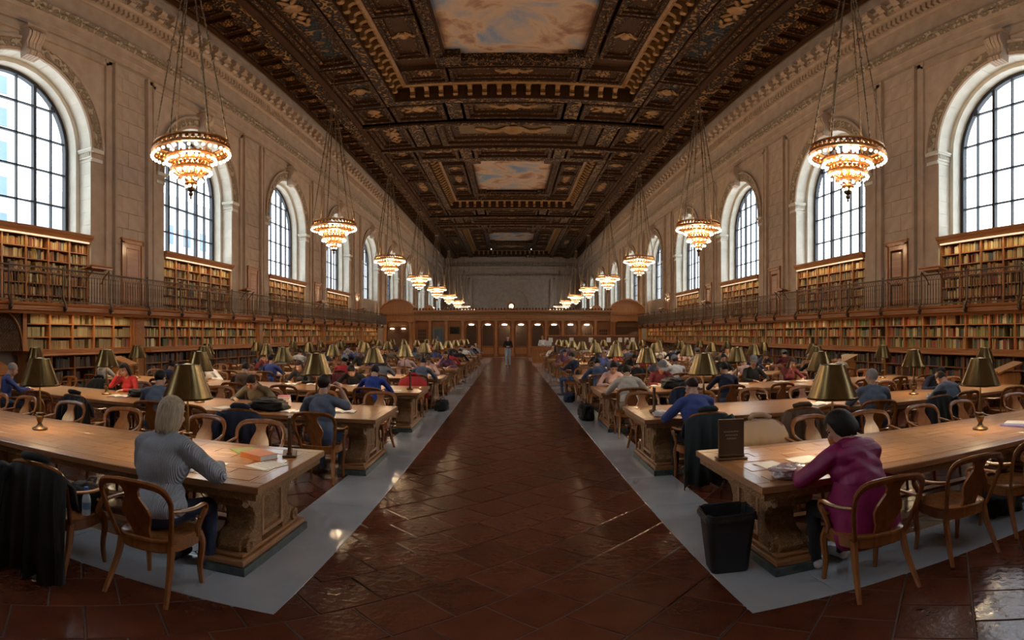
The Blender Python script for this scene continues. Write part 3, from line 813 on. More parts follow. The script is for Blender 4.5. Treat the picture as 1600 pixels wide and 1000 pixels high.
for q in (-1, 1):   # end pavilions with segmental pediments
    P = empty('end_pavilion', (q*9.95, 0, 0), parent=scr)
    MB().box(-1.25, 1.25, -.1, .4, 0, 3.9).build('pavilion_wall', M['screen_shaded'], P)
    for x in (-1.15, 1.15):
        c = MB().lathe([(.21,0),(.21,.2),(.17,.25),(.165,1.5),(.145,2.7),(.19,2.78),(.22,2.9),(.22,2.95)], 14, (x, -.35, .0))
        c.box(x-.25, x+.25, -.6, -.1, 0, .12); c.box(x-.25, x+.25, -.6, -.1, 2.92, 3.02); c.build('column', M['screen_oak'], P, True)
    e2 = MB()
    for z0, z1, d_ in ((3.0,3.25,.55),(3.25,3.55,.48),(3.55,3.68,.62),(3.68,3.78,.7)): e2.box(-1.5, 1.5, -d_, .4, z0, z1)
    e2.build('pavilion_entablature', M['screen_oak'], P)
    pd = MB(); R_ = 1.85; zc_ = 3.78 + 1.05 - R_
    a = [(-1.5 + 3.0*i/16) for i in range(17)]; zz = [zc_ + math.sqrt(R_*R_-t*t) for t in a]
    for (p, zp), (r, zr) in zip(zip(a, zz), list(zip(a, zz))[1:]):
        for d0, d1, o0, o1 in ((-.7, .3, 0, .14), (-.45, .3, -3, 0)):
            vs = []
            for y in (d0, d1): vs += [(p, y, max(zp+o0, 3.78)), (r, y, max(zr+o0, 3.78)), (r, y, max(zr+o1, 3.79)), (p, y, max(zp+o1, 3.79))]
            pd.add(vs, [(0,1,2,3),(7,6,5,4),(3,2,6,7),(0,4,5,1)])
    pd.build('segmental_pediment', M['screen_oak'], P)
    MB().box(-1.0, 1.0, -.2, -.09, .1, 2.5).build('pavilion_door', M['oak_dark'], P)
    MB().box(-.85, .85, -.16, -.1, 2.55, 2.95).build('overdoor', M['oak_carved'], P)
    if q < 0:
        for x in (-.5, .5): MB().ell((x, -.3, 2.35), (.2,.12,.05), 8, 5).build('door_lamp', M['scr_light'], P)
    dl = MB().lathe([(.5,-.6),(.5,.6)], 18); 
    me = MB().add([(v[0], v[2], v[1]) for v in dl.v], dl.f)
    me.build('barrel_ornament', M['screen_oak'], P, True, loc=(-q*2.6, .9, 3.95))
ck = empty('wall_clock', (OFF-.1, YDIV-.35, 4.05), label='round clock with pale dial above the middle of the oak screen', cat='clock')
def disc(r, y0_, y1_, n=20): 
    b = MB().lathe([(r, y0_), (r, y1_)], n); return MB().add([(v[0], v[2], v[1]+.22) for v in b.v], b.f)
disc(.30, -.02, .12).build('clock_case', M['oak_dark'], ck)
disc(.21, -.035, -.02).build('dial', pm('clock_dial', (.85,.78,.6), emit=(1,.85,.6), estr=.8), ck)
MB().box(-.008, .008, -.045, -.037, .22, .38).box(-.008, .11, -.045, -.037, .213, .228).build('clock_hands', M['black'], ck)
MB().prism([(-.55,-.10),(.55,-.10),(.3,.14),(.36,.42),(0,.68),(-.36,.42),(-.3,.14)], 'y', .0, .18).build('clock_surround', M['screen_oak'], ck)
for x in (-6.5, 0, 6.5):
    la = bpy.data.lights.new('arch_light', 'POINT'); la.energy = 60; la.color = (1,.72,.42); la.shadow_soft_size = .1
    lo = bpy.data.objects.new('arch_light', la); COL.objects.link(lo); lo.location = (x, 1.2, 2.75); lo.parent = scr
# ================================================================ chandeliers
M['gilt'] = pm('gilded_metal', (.36,.16,.045), (.26,.11,.03), scale=16, rough=.35, metal=.85, bump=.3, bscale=50)
M['bulb'].cycles.emission_sampling = 'NONE'
bulb_me = MB().ell((0,0,0), (.043,.043,.05), 8, 6).mesh('bulb', M['bulb'], 'all')
TIERS = [(.90, -.34, 36), (.58, -.52, 24), (.47, -.88, 19), (.27, -1.11, 11), (.10, -1.26, 5)]
def chand_parts():
    out = []
    c = MB()   # crown: a fretted band carrying the chains
    c.lathe([(.86,-.02),(.88,.0),(.88,.04),(.84,.05),(.84,-.02)], 40, cap=False)
    c.lathe([(.86,-.20),(.92,-.19),(.92,-.15),(.86,-.14)], 40, cap=False)
    for i in range(40):
        a = 2*PI*i/40; x, y = .87*math.cos(a), .87*math.sin(a)
        c.ell((x, y, -.08), (.05,.05,.055), 6, 4)
    out.append(('crown_band', c.mesh('crown_band', M['gilt'])))
    c = MB()
    for r, z in ((.90,-.25), (.58,-.43), (.46,-.79), (.27,-1.01)):
        c.lathe([(r-.05,z),(r+.035,z+.01),(r+.03,z+.06),(r-.05,z+.05)], 32, cap=False)
        n_ = int(r*44)
        for i in range(n_):
            a = 2*PI*(i+.5)/n_; c.ell((r*math.cos(a), r*math.sin(a), z+.075), (.035,.035,.05), 5, 4)
    out.append(('lamp_rings', c.mesh('lamp_rings', M['gilt'])))
    c = MB()
    c.lathe([(.42,-.56),(.45,-.55),(.45,-.52),(.40,-.52)], 28, cap=False); c.lathe([(.40,-.74),(.43,-.73),(.43,-.69),(.39,-.69)], 28, cap=False)
    for i in range(24):
        a = 2*PI*i/24; c.ell((.42*math.cos(a), .42*math.sin(a), -.63), (.045,.045,.06), 6, 4)
    for i in range(12):
        a = 2*PI*i/12
        c.tube([(.87*math.cos(a), .87*math.sin(a), -.18), (.75*math.cos(a), .75*math.sin(a), -.32), (.56*math.cos(a), .56*math.sin(a), -.38), (.42*math.cos(a), .42*math.sin(a), -.54)], .014, 5)
        c.tube([(.42*math.cos(a), .42*math.sin(a), -.72), (.34*math.cos(a), .34*math.sin(a), -.86), (.2*math.cos(a), .2*math.sin(a), -.98)], .012, 5)
    out.append(('drum', c.mesh('drum', M['gilt'])))
    c = MB().lathe([(.02,-.3),(.03,-.9),(.05,-1.1),(.14,-1.14),(.15,-1.18),(.08,-1.26),(.03,-1.30)], 14)
    out.append(('stem', c.mesh('stem', M['gilt'], True)))
    c = MB().lathe([(.03,-1.28),(.10,-1.31),(.09,-1.37),(.03,-1.42),(.055,-1.46),(.05,-1.51),(.015,-1.56),(.03,-1.59),(.004,-1.65)], 12)
    out.append(('finial', c.mesh('finial', M['bronze'], True)))
    return out
ch_parts = chand_parts()
ZCH = 6.18
chain_mes = []
for i in range(6):
    ch = MB()
    a = 2*PI*(i+.5)/6; p0 = Vector((.86*math.cos(a), .86*math.sin(a), .04)); p1 = Vector((.10*math.cos(a), .10*math.sin(a), 6.0))
    n_ = 50
    for k in range(n_):   # alternating links
        q0, q1 = p0.lerp(p1, k/n_), p0.lerp(p1, (k+1.15)/n_)
        ch.tube([q0, q0.lerp(q1, .5), q1], [.015, .026, .015], 4, flat=(.45 if k % 2 else 1.0))
    for t in (.46, .58):
        ch.ell(tuple(p0.lerp(p1, t)), (.05,.05,.06), 6, 4)
    chain_mes.append(ch.mesh('chain', M['bronze']))
hub = MB().lathe([(.03,-.15),(.14,-.1),(.16,0),(.08,.1),(.03,.18),(.018,.25),(.018,6.15)], 8, (0,0,6.05)).mesh('suspension_rod', M['bronze'])
ring_me = []
for r, z, n_ in TIERS:
    b = MB()
    for i in range(n_):
        a = 2*PI*i/n_; b.ell((r*math.cos(a), r*math.sin(a), z), (.043,.043,.05), 7, 5)
    ring_me.append(b.mesh('bulb_ring', M['bulb'], 'all'))
CH_ORD = ['nearest', 'second', 'third', 'fourth', 'fifth', 'sixth', 'seventh', 'eighth', 'ninth']
for s, side in SIDES:
    for k in range(9):
        y = 10.3 + 10.0*k
        C = empty('chandelier', (sx(s, 6.95 if s > 0 else 6.85), y, ZCH), group='chandeliers hanging in two rows',
                  label=('nearest and largest' if k == 0 else CH_ORD[k] + ' nearest') + ' tiered chandelier of glowing bulbs hanging on the ' + side, cat='chandelier')
        C.scale = (.95, .95, .80)
        for nm_, me in ch_parts: link(nm_, me, C)
        [link('chain', me, C) for me in chain_mes]; link('suspension_rod', hub, C)
        if k == 0:
            for r, z, n_ in TIERS:
                for i in range(n_):
                    a = 2*PI*i/n_; link('bulb', bulb_me, C, (r*math.cos(a), r*math.sin(a), z))
        else:
            for me in ring_me: link('bulb_ring', me, C, kind='stuff')
        if k < 7:
            la = bpy.data.lights.new('chandelier_light', 'POINT'); la.energy = CHANDELIER_W; la.color = (1.0,.70,.40); la.shadow_soft_size = .25
            lo = bpy.data.objects.new('chandelier_light', la); COL.objects.link(lo); lo.parent = C; lo.location = (0, 0, -.42)

# ================================================================ galleries: balcony, railing, doors, bookcases
BU = 10.85
BOOKS = []   # (x, y, z, depth dir s, thickness, depth, height, colour, lean)
PAL_W = [(.45,.27,.08),(.52,.36,.12),(.40,.20,.06),(.55,.42,.20),(.25,.13,.05),(.62,.50,.28),(.26,.08,.04),(.12,.12,.11),(.40,.16,.06),(.48,.33,.10),(.24,.18,.08)]
PAL_G = [(.15,.18,.06),(.24,.25,.09),(.34,.08,.04),(.47,.22,.08),(.10,.12,.12),(.44,.34,.13),(.09,.11,.06),(.46,.12,.06),(.64,.55,.36),(.20,.12,.05),(.33,.24,.09),(.52,.42,.2)]
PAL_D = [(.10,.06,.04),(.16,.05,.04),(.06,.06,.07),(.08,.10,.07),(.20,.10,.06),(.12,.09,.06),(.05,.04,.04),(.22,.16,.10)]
PAL_M = [(.30,.24,.11),(.34,.28,.13),(.27,.20,.09),(.36,.27,.12)]
def fill(s, u, y0_, y1_, z, hmax, pal, gap=.1, runs=False, where=None):
    """a row of books standing on a shelf from y0 to y1, spines at distance u from the axis"""
    y = y0_ + .01; base = rnd.choice(pal); left = 0; cnt = 0
    while y < y1_ - .03:
        if rnd.random() < gap*.12: y += rnd.uniform(.05, .22); continue
        if left <= 0:
            base = rnd.choice(pal); left = rnd.choice((1,1,1,2,2,4)) if not runs else rnd.choice((8,14,22))
            th0 = rnd.uniform(.020, .044); h0 = rnd.uniform(.68, .98)*hmax; d0 = rnd.uniform(.0, .05)
        left -= 1
        th = th0*rnd.uniform(.9, 1.1); h_ = h0*rnd.uniform(.97, 1.0)
        if y + th > y1_ - .005: break
        k = rnd.uniform(.8, 1.2)
        BOOKS.append((sx(s, u + d0), y + th/2, z, s, th-.003, .2, h_, tuple(min(c*k, 1) for c in base), (rnd.random() < .03)*rnd.uniform(-.2,.2), where, cnt)); cnt += 1
        y += th
def bookcase(s, side, k, y0_, y1_, uf, z0, rows, rowh, ncol, label, pals, depth=.34, cornice=False, base=0.0, counter=False, group=None, runs=False, lit=False):
    B = empty('bookcase', (sx(s, uf+depth/2), (y0_+y1_)/2, z0), label=label, cat='bookcase', group=group)
    hy = (y1_-y0_)/2; H = rows*rowh
    MB().box(*sorted((s*(depth/2-.02), s*depth/2)), -hy, hy, 0, H).build('back_panel', M['oak_dark'], B)
    up = MB().box(-depth/2-.012, depth/2-.03, -.028, .028, 0, H).mesh('upright', M['oak_v']) if s > 0 else MB().box(-depth/2+.03, depth/2+.012, -.028, .028, 0, H).mesh('upright', M['oak_v'])
    cw = 2*hy/ncol
    for i in range(ncol+1):
        link('upright', up, B, (0, -hy + i*cw + (.028 if i == 0 else -.028 if i == ncol else 0), 0))
    sh = MB().box(-depth/2, depth/2, -hy, hy, -.014, .014).mesh('shelf', M['oak_y'])
    for r in range(rows+1): link('shelf', sh, B, (0, 0, max(.014, r*rowh)))
    for r in range(rows):
        for i in range(ncol):
            pl_ = pals(r, i, k) if callable(pals) else pals
            if pl_ is None: continue
            fill(s, uf + .03, (y0_+y1_)/2 - hy + i*cw + .035, (y0_+y1_)/2 - hy + (i+1)*cw - .035, z0 + max(.03, r*rowh+.015), rowh-.04, pl_, .25, pl_ is PAL_M, (side, 'gallery' if cornice else 'upper wall' if z0 > 1 else 'lower wall', r, i, k, rows))
    if lit:
        q = -s
        MB().box(*sorted((q*(depth/2+.16), q*(depth/2+.22))), -hy+.3, hy-.3, H+.0, H+.02).build('strip_lamp', M['strip'], B)
        la = bpy.data.lights.new('strip_light', 'AREA'); la.shape = 'RECTANGLE'; la.size = .05; la.size_y = 2*hy-.6; la.energy = STRIP_W*2.2; la.color = (1,.76,.44)
        lo = bpy.data.objects.new('strip_light', la); COL.objects.link(lo); lo.parent = B; lo.location = (q*(depth/2+.19), 0, H-.005); lo.rotation_euler = (0, s*.55, 0)
    if cornice:
        q = -s
        pr = [(0,H+.02),(q*.10,H+.02),(q*.14,H+.10),(q*.22,H+.16),(q*.24,H+.24),(-q*.34,H+.24),(-q*.34,H+.02)]
        MB().loft([[(q*depth/2*1.0 + p[0]*.9, y, p[1]) for p in pr] for y in (-hy-.02, hy+.02)]).build('cornice', M['oak_y'], B)
        # shelf lamp: a slim shaded strip under the cornice
        MB().box(*sorted((q*(depth/2+.07), q*(depth/2+.13))), -hy+.1, hy-.1, H-.02, H+.02).build('strip_lamp', M['strip'], B)
        la = bpy.data.lights.new('strip_light', 'AREA'); la.shape = 'RECTANGLE'; la.size = .05; la.size_y = 2*hy-.4; la.energy = STRIP_W; la.color = (1,.78,.48)
        lo = bpy.data.objects.new('strip_light', la); COL.objects.link(lo); lo.parent = B; lo.location = (q*(depth/2+.12), 0, H-.03); lo.rotation_euler = (0, s*.35, 0)
    return B
STRIP_W = 11.0
M['strip'] = emitmat('strip_lamp_glass', (1.0,.82,.55), .45)
ORDW = ['first', 'second', 'third', 'fourth', 'fifth']
YB0, YB1 = 4.9, YDIV - .8
def lower_pal_left(r, i, k):
    if k == 0: return PAL_M if (i < 5 or r < 1) and not (r == 0 and i > 3) else PAL_G
    return PAL_G
for s, side in SIDES:
    # balcony slab with fascia
    G = empty('balcony', (0, 0, 0), label='oak-fronted gallery balcony running along the ' + side + ' wall', cat='balcony')
    MB().box(*sorted((sx(s, BU+.03), sx(s, W-.03))), YB0, YB1, ZG-.10, ZG).build('balcony_floor', M['oak_y'], G)
    pr = [(BU+.30,2.38),(BU+.16,2.38),(BU+.13,2.44),(BU+.05,2.46),(BU+.05,2.56),(BU-.01,2.60),(BU-.03,2.66),(BU+.05,2.66),(BU+.30,2.60)]
    MB().loft([[(sx(s, u), y, z) for u, z in pr] for y in (YB0, YB1)]).build('fascia', M['oak_y'], G)
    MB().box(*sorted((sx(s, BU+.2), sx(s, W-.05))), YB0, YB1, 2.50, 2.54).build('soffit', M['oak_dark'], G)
    R_ = empty('balcony_railing', (sx(s, BU), 0, ZG), label='dark bronze railing with turned balusters along the ' + side + ' gallery', cat='railing')
    MB().cbox(-.035, .035, YB0, YB1, .93, .97, .01).build('top_rail', M['iron'], R_)
    MB().box(-.015, .015, YB0, YB1, .79, .81).build('middle_rail', M['iron'], R_)
    MB().box(-.02, .02, YB0, YB1, .08, .11).build('bottom_rail', M['iron'], R_)
    post = MB()
    post.tube([(0,0,.96),(0,0,.25),(-s*.04,0,.12),(-s*.12,0,0),(-s*.13,0,-.10),(-s*.06,0,-.17),(-s*.01,0,-.13)], [.028,.028,.034,.042,.042,.034,.02], 6)
    post.ell((-s*.06,0,-.08), (.05,.045,.05), 8, 5); post.ell((0,0,.99), (.04,.04,.045), 8, 6)
    post_me = post.mesh('post', M['iron'], True)
    bal = MB().lathe([(.011,.11),(.012,.2),(.02,.24),(.012,.28),(.016,.45),(.012,.62),(.02,.66),(.012,.70),(.011,.79)], 5).mesh('baluster', M['iron'], 'all')
    y = 4.9 + .05; posts = []
    while y < YB1: posts.append(y - (4.95 - 4.75)); y += 1.845
    posts = [p for p in posts if p > YB0]
    for p in posts: link('post', post_me, R_, (0, p, 0))
    ring = MB().tube([(0, .045*math.cos(2*PI*q/8), .87+.045*math.sin(2*PI*q/8)) for q in range(8)], .007, 4, closed=True).mesh('ring_ornament', M['iron'])
    allb = []; y = YB0 + .06
    while y < YB1:
        if min(abs(y-p) for p in posts) > .05: allb.append(y)
        y += .115
    fb = MB()
    for i, y in enumerate(allb):
        if i < 290: link('baluster', bal.copy() if False else bal, R_, (0, y, 0))
        else: fb.tube([(0, y, .11), (0, y, .45), (0, y, .79)], [.011,.016,.011], 4)
        if i < 150: link('ring_ornament', ring, R_, (0, y, 0))
        else: fb.tube([(0, y-.04, .87), (0, y, .91), (0, y+.04, .87)], .007, 3)
    fb.build('far_balusters', M['iron'], R_, kind='stuff')
    for j, k in enumerate(range(0, 4)):   # small oak ledges hooked over the rail
        y = yc(k) + 1.35
        L = empty('reading_ledge', (sx(s, BU), y, ZG+.97), label='small sloping oak ledge on the ' + side + ' gallery rail, ' + ORDW[j] + ' from the front', cat='ledge', group='ledges on the gallery rails')
        MB().obox((-s*.16, 0, .10), (.42, .85, .035), ry=s*.22).build('ledge_board', M['oak_y'], L)
        MB().obox((-s*.36, 0, .085), (.02, .85, .05)).build('lip', M['oak_y'], L)
        for q in (-.32, .32): MB().tube([(-s*.33, q, .04), (-s*.14, q, -.14), (-s*.02, q, -.32)], .018, 5).build('strut', M['oak_dark'], L)
    # gallery doors on the piers
    for k in range(0, 4):
        y = yc(k) + BAY/2 + .05
        D = empty('gallery_door', (sx(s, W-.03), y, ZG), label='panelled oak door on the ' + side + ' gallery, ' + ORDW[k] + ' from the front', cat='door', group='gallery doors')
        MB().box(-.03, .04, -.46, .46, 0, 2.3).build('door_leaf', M['oak_v'], D)
        f = MB()
        for q in (-1, 1): f.box(*sorted((-s*.07, s*.06)), *sorted((q*.46, q*.58)), 0, 2.36)
        f.box(*sorted((-s*.07, s*.06)), -.58, .58, 2.30, 2.42); f.box(*sorted((-s*.11, s*.06)), -.62, .62, 2.42, 2.47)
        f.build('door_frame', M['oak_v'], D)
        for z0, z1 in ((.15, .95), (1.1, 2.15)):
            p = MB(); rr = [(0,0),(.02,.0),(.035,-.012),(.08,-.012),(.1,0.0)]
            rings = [[(-s*(.035 + (.02 if i in (1,) else .006 if i == 4 else .0)), yy, zz) for yy, zz in ((-.34+d,z0+d),(.34-d,z0+d),(.34-d,z1-d),(-.34+d,z1-d))] for i, (d, _) in enumerate(rr)]
            p.loft(rings); p.build('door_panel', M['oak_y'], D)
        MB().ell((-s*.07, .38, 1.0), (.035,.035,.035), 8, 6).build('knob', M['brass'], D)
    # bookcases under the windows
    for k in range(0, 4):
        bookcase(s, side, k, yc(k)-HW+.03, yc(k)+HW-.03, W+.06, ZG, 6, .345, 6,
                 'oak gallery bookcase under the ' + ORDW[k] + ' window on the ' + side, PAL_W, .34, True, group='gallery bookcases')
    # wall bookcases below the balcony, upper tier over a counter, lower tier
    for j in range(5):
        a = 5.55 + 9.1*j if j else 9.55 if s < 0 else 5.55
        b = 14.05 + 9.1*j if s < 0 else 14.65 + 9.1*j
        if s < 0 and j: a += 0.0
        if j == 4: b = YB1 - .3
        nc = max(3, round((b-a)/.95))
        nm_ = 'wall'
        bookcase(s, side, j, a, b, W-.55, 1.40, 3, .362, nc, 'upper oak wall shelves full of books on the ' + side + ', ' + ORDW[j] + ' section from the front', lower_pal_left if s < 0 else PAL_G, .34, group='wall bookcases', lit=True)
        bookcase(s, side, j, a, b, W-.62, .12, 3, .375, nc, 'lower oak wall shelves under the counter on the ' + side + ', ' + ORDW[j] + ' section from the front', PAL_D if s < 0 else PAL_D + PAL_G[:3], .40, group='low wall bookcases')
        ct = empty('wall_counter', (sx(s, W-.45), (a+b)/2, 1.25), label='oak ledge between the two tiers of shelves on the ' + side + ', ' + ORDW[j] + ' section from the front', cat='counter', group='wall counters')
        MB().cbox(*sorted((-s*.45, s*.42)), -(b-a)/2, (b-a)/2, 0, .05, .01).build('counter_board', M['oak_y'], ct)
        MB().box(*sorted((-s*.40, s*.42)), -(b-a)/2, (b-a)/2, .05, .14).build('riser', M['oak_y'], ct)
        pl_ = MB().box(*sorted((sx(s, W-.60), sx(s, W))), a, b, 0, .13).build('trim_%d' % (1 + j + (5 if s > 0 else 0)), M['oak_dark'], kind='structure')
        if s < 0 and j < 4:
            pp = MB().box(sx(s, W-.03), sx(s, W-.62), b+.02, b+.55, 0, 2.52); pp.mi = 1; pp.box(sx(s, W-.60), sx(s, W-.65), b+.12, b+.45, 1.4, 2.35)
            pp.build('pilaster_panel', [M['oak_v'], M['oak']], None, label='plain oak panel between the left wall bookcases, ' + ORDW[j] + ' from the front', cat='panel', group='panels between the left bookcases')
# brass grille in the left wall shelves
gr = empty('grille_panel', (sx(-1, W-.52), 8.75, 1.40), label='oak panel with a curved brass lattice at the left edge of the wall shelves', cat='grille')
g = MB(); g.box(-.02, .0, -.75, .75, 0, 1.1); g.build('backing', M['oak_dark'], gr)
g = MB()
for i in range(-16, 17):
    for q in (1, -1):
        y0_ = i*.09; pts = [(y0_ + q*z, z) for z in (0, 1.1)]
        (ya, za), (yb_, zb_) = pts
        # clip to the panel
        t0, t1 = 0.0, 1.0; dy = yb_-ya
        for lim, sg in ((-.7, 1), (.7, -1)):
            if dy*sg > 0: t0 = max(t0, (lim-ya)/dy) if True else t0
            else: t1 = min(t1, (lim-ya)/dy)
        if t1 - t0 < .05: continue
        g.tube([(.015, ya+dy*t0, 1.1*t0), (.015, ya+dy*t1, 1.1*t1)], .008, 4)
g.build('lattice', M['brass'], gr)
g = MB().tube([(.035, .72*math.cos(t), .05+1.0*math.sin(t)) for t in [PI*i/16 for i in range(17)]], .03, 6)
g.build('arched_moulding', M['oak_v'], gr)
g = MB(); 
for y in (-.75, .75): g.box(-.02, .06, y-.04, y+.04, 0, 1.12)
g.box(-.02, .06, -.78, .78, 1.06, 1.14); g.build('grille_frame', M['oak_v'], gr)
# books: the 300 that show largest are objects, the rest one mesh
def show(b):
    d = math.hypot(b[0], b[1]); px, py = seen_px(b[0], b[1], b[2]+b[6]/2)
    if not (0 < px < 1600): return -1
    return b[4]*b[6]*abs(b[0])/d / d**2 * (1.0 if b[2] > 1.35 else .0)
BOOKS.sort(key=show, reverse=True)
bk = MB().loft([[(-.5, -.5, z), (-.5, .5, z), (.42, .5, z), (.5, .25, z), (.5, -.25, z), (.42, -.5, z)] for z in (0, 1)])
bk.v = [(x, y, z) for x, y, z in bk.v]
def book_mat(name):
    m, nt, b = nodemat(name); oi = nt.nodes.new('ShaderNodeObjectInfo'); nt.links.new(oi.outputs['Color'], b.inputs['Base Color']); b.inputs['Roughness'].default_value = .6; return m
M['book_obj'] = book_mat('book_cloth_single')
book_me = bk.mesh('book', M['book_obj'])
fb = MB()
def cname(c):
    r, g, b = c; v = max(c)
    if v < .13: return 'black' if max(c)-min(c) < .04 else 'dark brown' if r > g else 'dark green'
    if r > 2.6*g: return 'red' if v > .28 else 'dark red'
    if b > r: return 'blue'
    if g >= r*.98: return 'green'
    if v > .5: return 'cream'
    return 'tan' if v > .33 else 'brown'
ROWN = {6: ['bottom','second','third','fourth','fifth','top'], 3: ['bottom','middle','top']}
def nth(n): return '%d%s' % (n, 'th' if 10 < n % 100 < 14 else {1:'st',2:'nd',3:'rd'}.get(n % 10, 'th'))
for i, (x, y, z, s, th, dp, h_, c, lean, wh, cnt) in enumerate(BOOKS):
    if i < 300:
        sd_, case, r_, col_, k_, rows_ = wh
        o = link('book', book_me, None, (x + s*dp/2, y, z), label='%s book, %s in bay %s of %s shelf, %s %s %s bookcase' % (cname(c), nth(cnt+1), nth(col_+1), ROWN[rows_][r_], ['nearest','second','third','fourth','fifth'][k_], sd_, case), cat='book', group='books on the %s %s shelves' % (sd_, case))
        o.scale = (dp, th, h_); o.rotation_euler = (lean, 0, PI if s > 0 else 0); o.color = (*c, 1)
    else:
        fb.cc = c; x0_, x1_ = sorted((x, x + s*dp)); zt = z + h_
        l = lean*h_
        vs = [(x0_,y-th/2,z),(x1_,y-th/2,z),(x1_,y+th/2,z),(x0_,y+th/2,z),(x0_,y-th/2-l,zt),(x1_,y-th/2-l,zt),(x1_,y+th/2-l,zt),(x0_,y+th/2-l,zt)]
        fb.add(vs, [(4,5,6,7),(0,1,5,4),(1,2,6,5),(2,3,7,6),(3,0,4,7)])
fb.build('shelved_books', M['books'], None, label='rows of old books filling all the farther shelves along both walls', cat='books', kind='stuff')
print('books', len(BOOKS))
# ================================================================ reading tables, lamps, chairs
ROW0, ROWD = 4.1, 3.32
def ry(r): return ROW0 + ROWD*r
NROW = {-1: 10, 1: 9}
TX0, TX1, THW, TH = 1.66, 9.40, .69, .76
RORD = ['first', 'second', 'third', 'fourth', 'fifth', 'sixth', 'seventh', 'eighth', 'ninth', 'tenth']
SD = {-1: 'left', 1: 'right'}
# table parts are drawn for a table lying along +x from 0 (aisle end) to TL, y centred; left tables are turned half round
TL = TX1 - TX0
def table_meshes():
    P = []
    b = .11
    t = MB().cbox(b, TL-b, -THW+b, THW-b, TH-.05, TH, .001); P.append(('tabletop', t.mesh('tabletop', M['table_top'])))
    for x0, x1, y0_, y1_ in ((0, TL, -THW, -THW+b), (0, TL, THW-b, THW)): P.append(('border_rail', MB().cbox(x0, x1, y0_, y1_, TH-.055, TH+.001, .006).mesh('border_rail', M['table_edge'])))
    for x0, x1 in ((0, b), (TL-b, TL)): P.append(('end_border', MB().cbox(x0, x1, -THW+b, THW-b, TH-.055, TH+.001, .004).mesh('end_border', M['table_edge'])))
    t = rring(MB(), TL/2, 0, TL/2-.03, THW-.03, [(0, TH-.05), (0, TH-.115), (.02, TH-.115), (.02, TH-.05)])
    P.append(('apron', t.mesh('apron', M['oak_carved'])))
    # trestle: panelled post, two scrolled brackets, plinth of wood on dark marble
    ped = {}
    t = MB().box(-.10, .10, -.20, .20, .2, TH-.1); ped['post'] = t.mesh('trestle_post', M['table_edge'])
    for q in (-1, 1):
        t = MB(); rg = []
        for d, e in ((0, .10), (0, .116), (.03, .104), (.05, .104), (.09, .125), (.12, .128)): rg.append([(q*e, sy*(.155-d), zz) for sy, zz in ((-1, .26+d), (1, .26+d), (1, TH-.16-d), (-1, TH-.16-d))])
        t.loft(rg); ped['panel%d' % q] = t.mesh('carved_panel', M['oak_carved'])
        t = MB(); rg = []
        for e, d in ((.10, 0), (.13, 0), (.13, .035), (.10, .045)): rg.append([(q*e, sy*(.20-d), zz) for sy, zz in ((-1, .2+d), (1, .2+d), (1, TH-.1-d), (-1, TH-.1-d))])
        t.loft(rg, cap=False); ped['frame%d' % q] = t.mesh('panel_frame', M['table_edge'])
    for q in (): t.box(*sorted((q*.10, q*.13)), -.20, -.165, .2, TH-.1).box(*sorted((q*.10, q*.13)), .165, .20, .2, TH-.1).box(*sorted((q*.10, q*.13)), -.2, .2, .2, .25).box(*sorted((q*.10, q*.13)), -.2, .2, TH-.15, TH-.1)
    out = [(.20,.14),(.50,.14),(.52,.20),(.47,.27),(.38,.30),(.33,.36),(.33,.42),(.39,.49),(.50,.545),(.56,.60),(.56,TH-.11),(.20,TH-.11)]
    def scroll(q):
        t = MB()
        rings = []
        for x, e in ((-.125, .86), (-.10, .97), (-.09, 1.0), (.09, 1.0), (.10, .97), (.125, .86)):
            rings.append([(x, q*(.20+(y-.20)*e), z) for y, z in out])
        t.loft(rings)
        for (y, z, r) in ((.49, .60, .075), (.44, .20, .06)):
            l = MB().lathe([(r*.3,-.135),(r*.6,-.150),(r,-.145),(r,.145),(r*.6,.150),(r*.3,.135)], 12)
            t.add([(v[2], q*y + v[0], z + v[1]) for v in l.v], l.f)
        return t.mesh('scroll_bracket', M['oak_carved'])
    ped['sa'], ped['sb'] = scroll(1), scroll(-1)
    t = MB()
    t.cbox(-.17, .17, -.60, .60, .07, .12, .008); t.cbox(-.14, .14, -.55, .55, .12, .15, .008); ped['foot'] = t.mesh('trestle_foot', M['table_edge'])
    t = MB().cbox(-.19, .19, -.62, .62, 0, .072, .004); ped['plinth'] = t.mesh('marble_plinth', M['dark_marble'])
    t = MB().cbox(.3, TL-.3, -.36, -.24, .10, .14, .01); f1 = t.mesh('foot_rail', M['table_edge'])
    t = MB().cbox(.3, TL-.3, .24, .36, .10, .14, .01); f2 = t.mesh('foot_rail', M['table_edge'])
    return P, ped, (f1, f2)
TP, PED, FR = table_meshes()
TABLES = {}
for s in (-1, 1):
    for r in range(NROW[s]):
        T = empty('reading_table', (s*TX0, ry(r), 0), 0 if s > 0 else PI, cat='table', group='long reading tables',
                  label='long oak reading table, %s row from the front on the %s' % (RORD[r], SD[s]))
        TABLES[(s, r)] = T
        for nm_, me in TP: link(nm_, me, T)
        for me in FR: link('foot_rail', me, T)
        for x in (.33, TL/2, TL-.33):
            p = empty('trestle', (x, 0, 0), parent=T)
            if r < 4:
                link('post', PED['post'], p); [(link('carved_panel', PED['panel%d' % q], p), link('panel_frame', PED['frame%d' % q], p)) for q in (-1, 1)]
                link('scroll_bracket', PED['sa'], p); link('scroll_bracket', PED['sb'], p)
                link('foot', PED['foot'], p); link('marble_plinth', PED['plinth'], p)
            else:
                link('post', PED['post'], p); link('scroll_bracket', PED['sa'], p); link('scroll_bracket', PED['sb'], p); link('foot', PED['foot'], p)
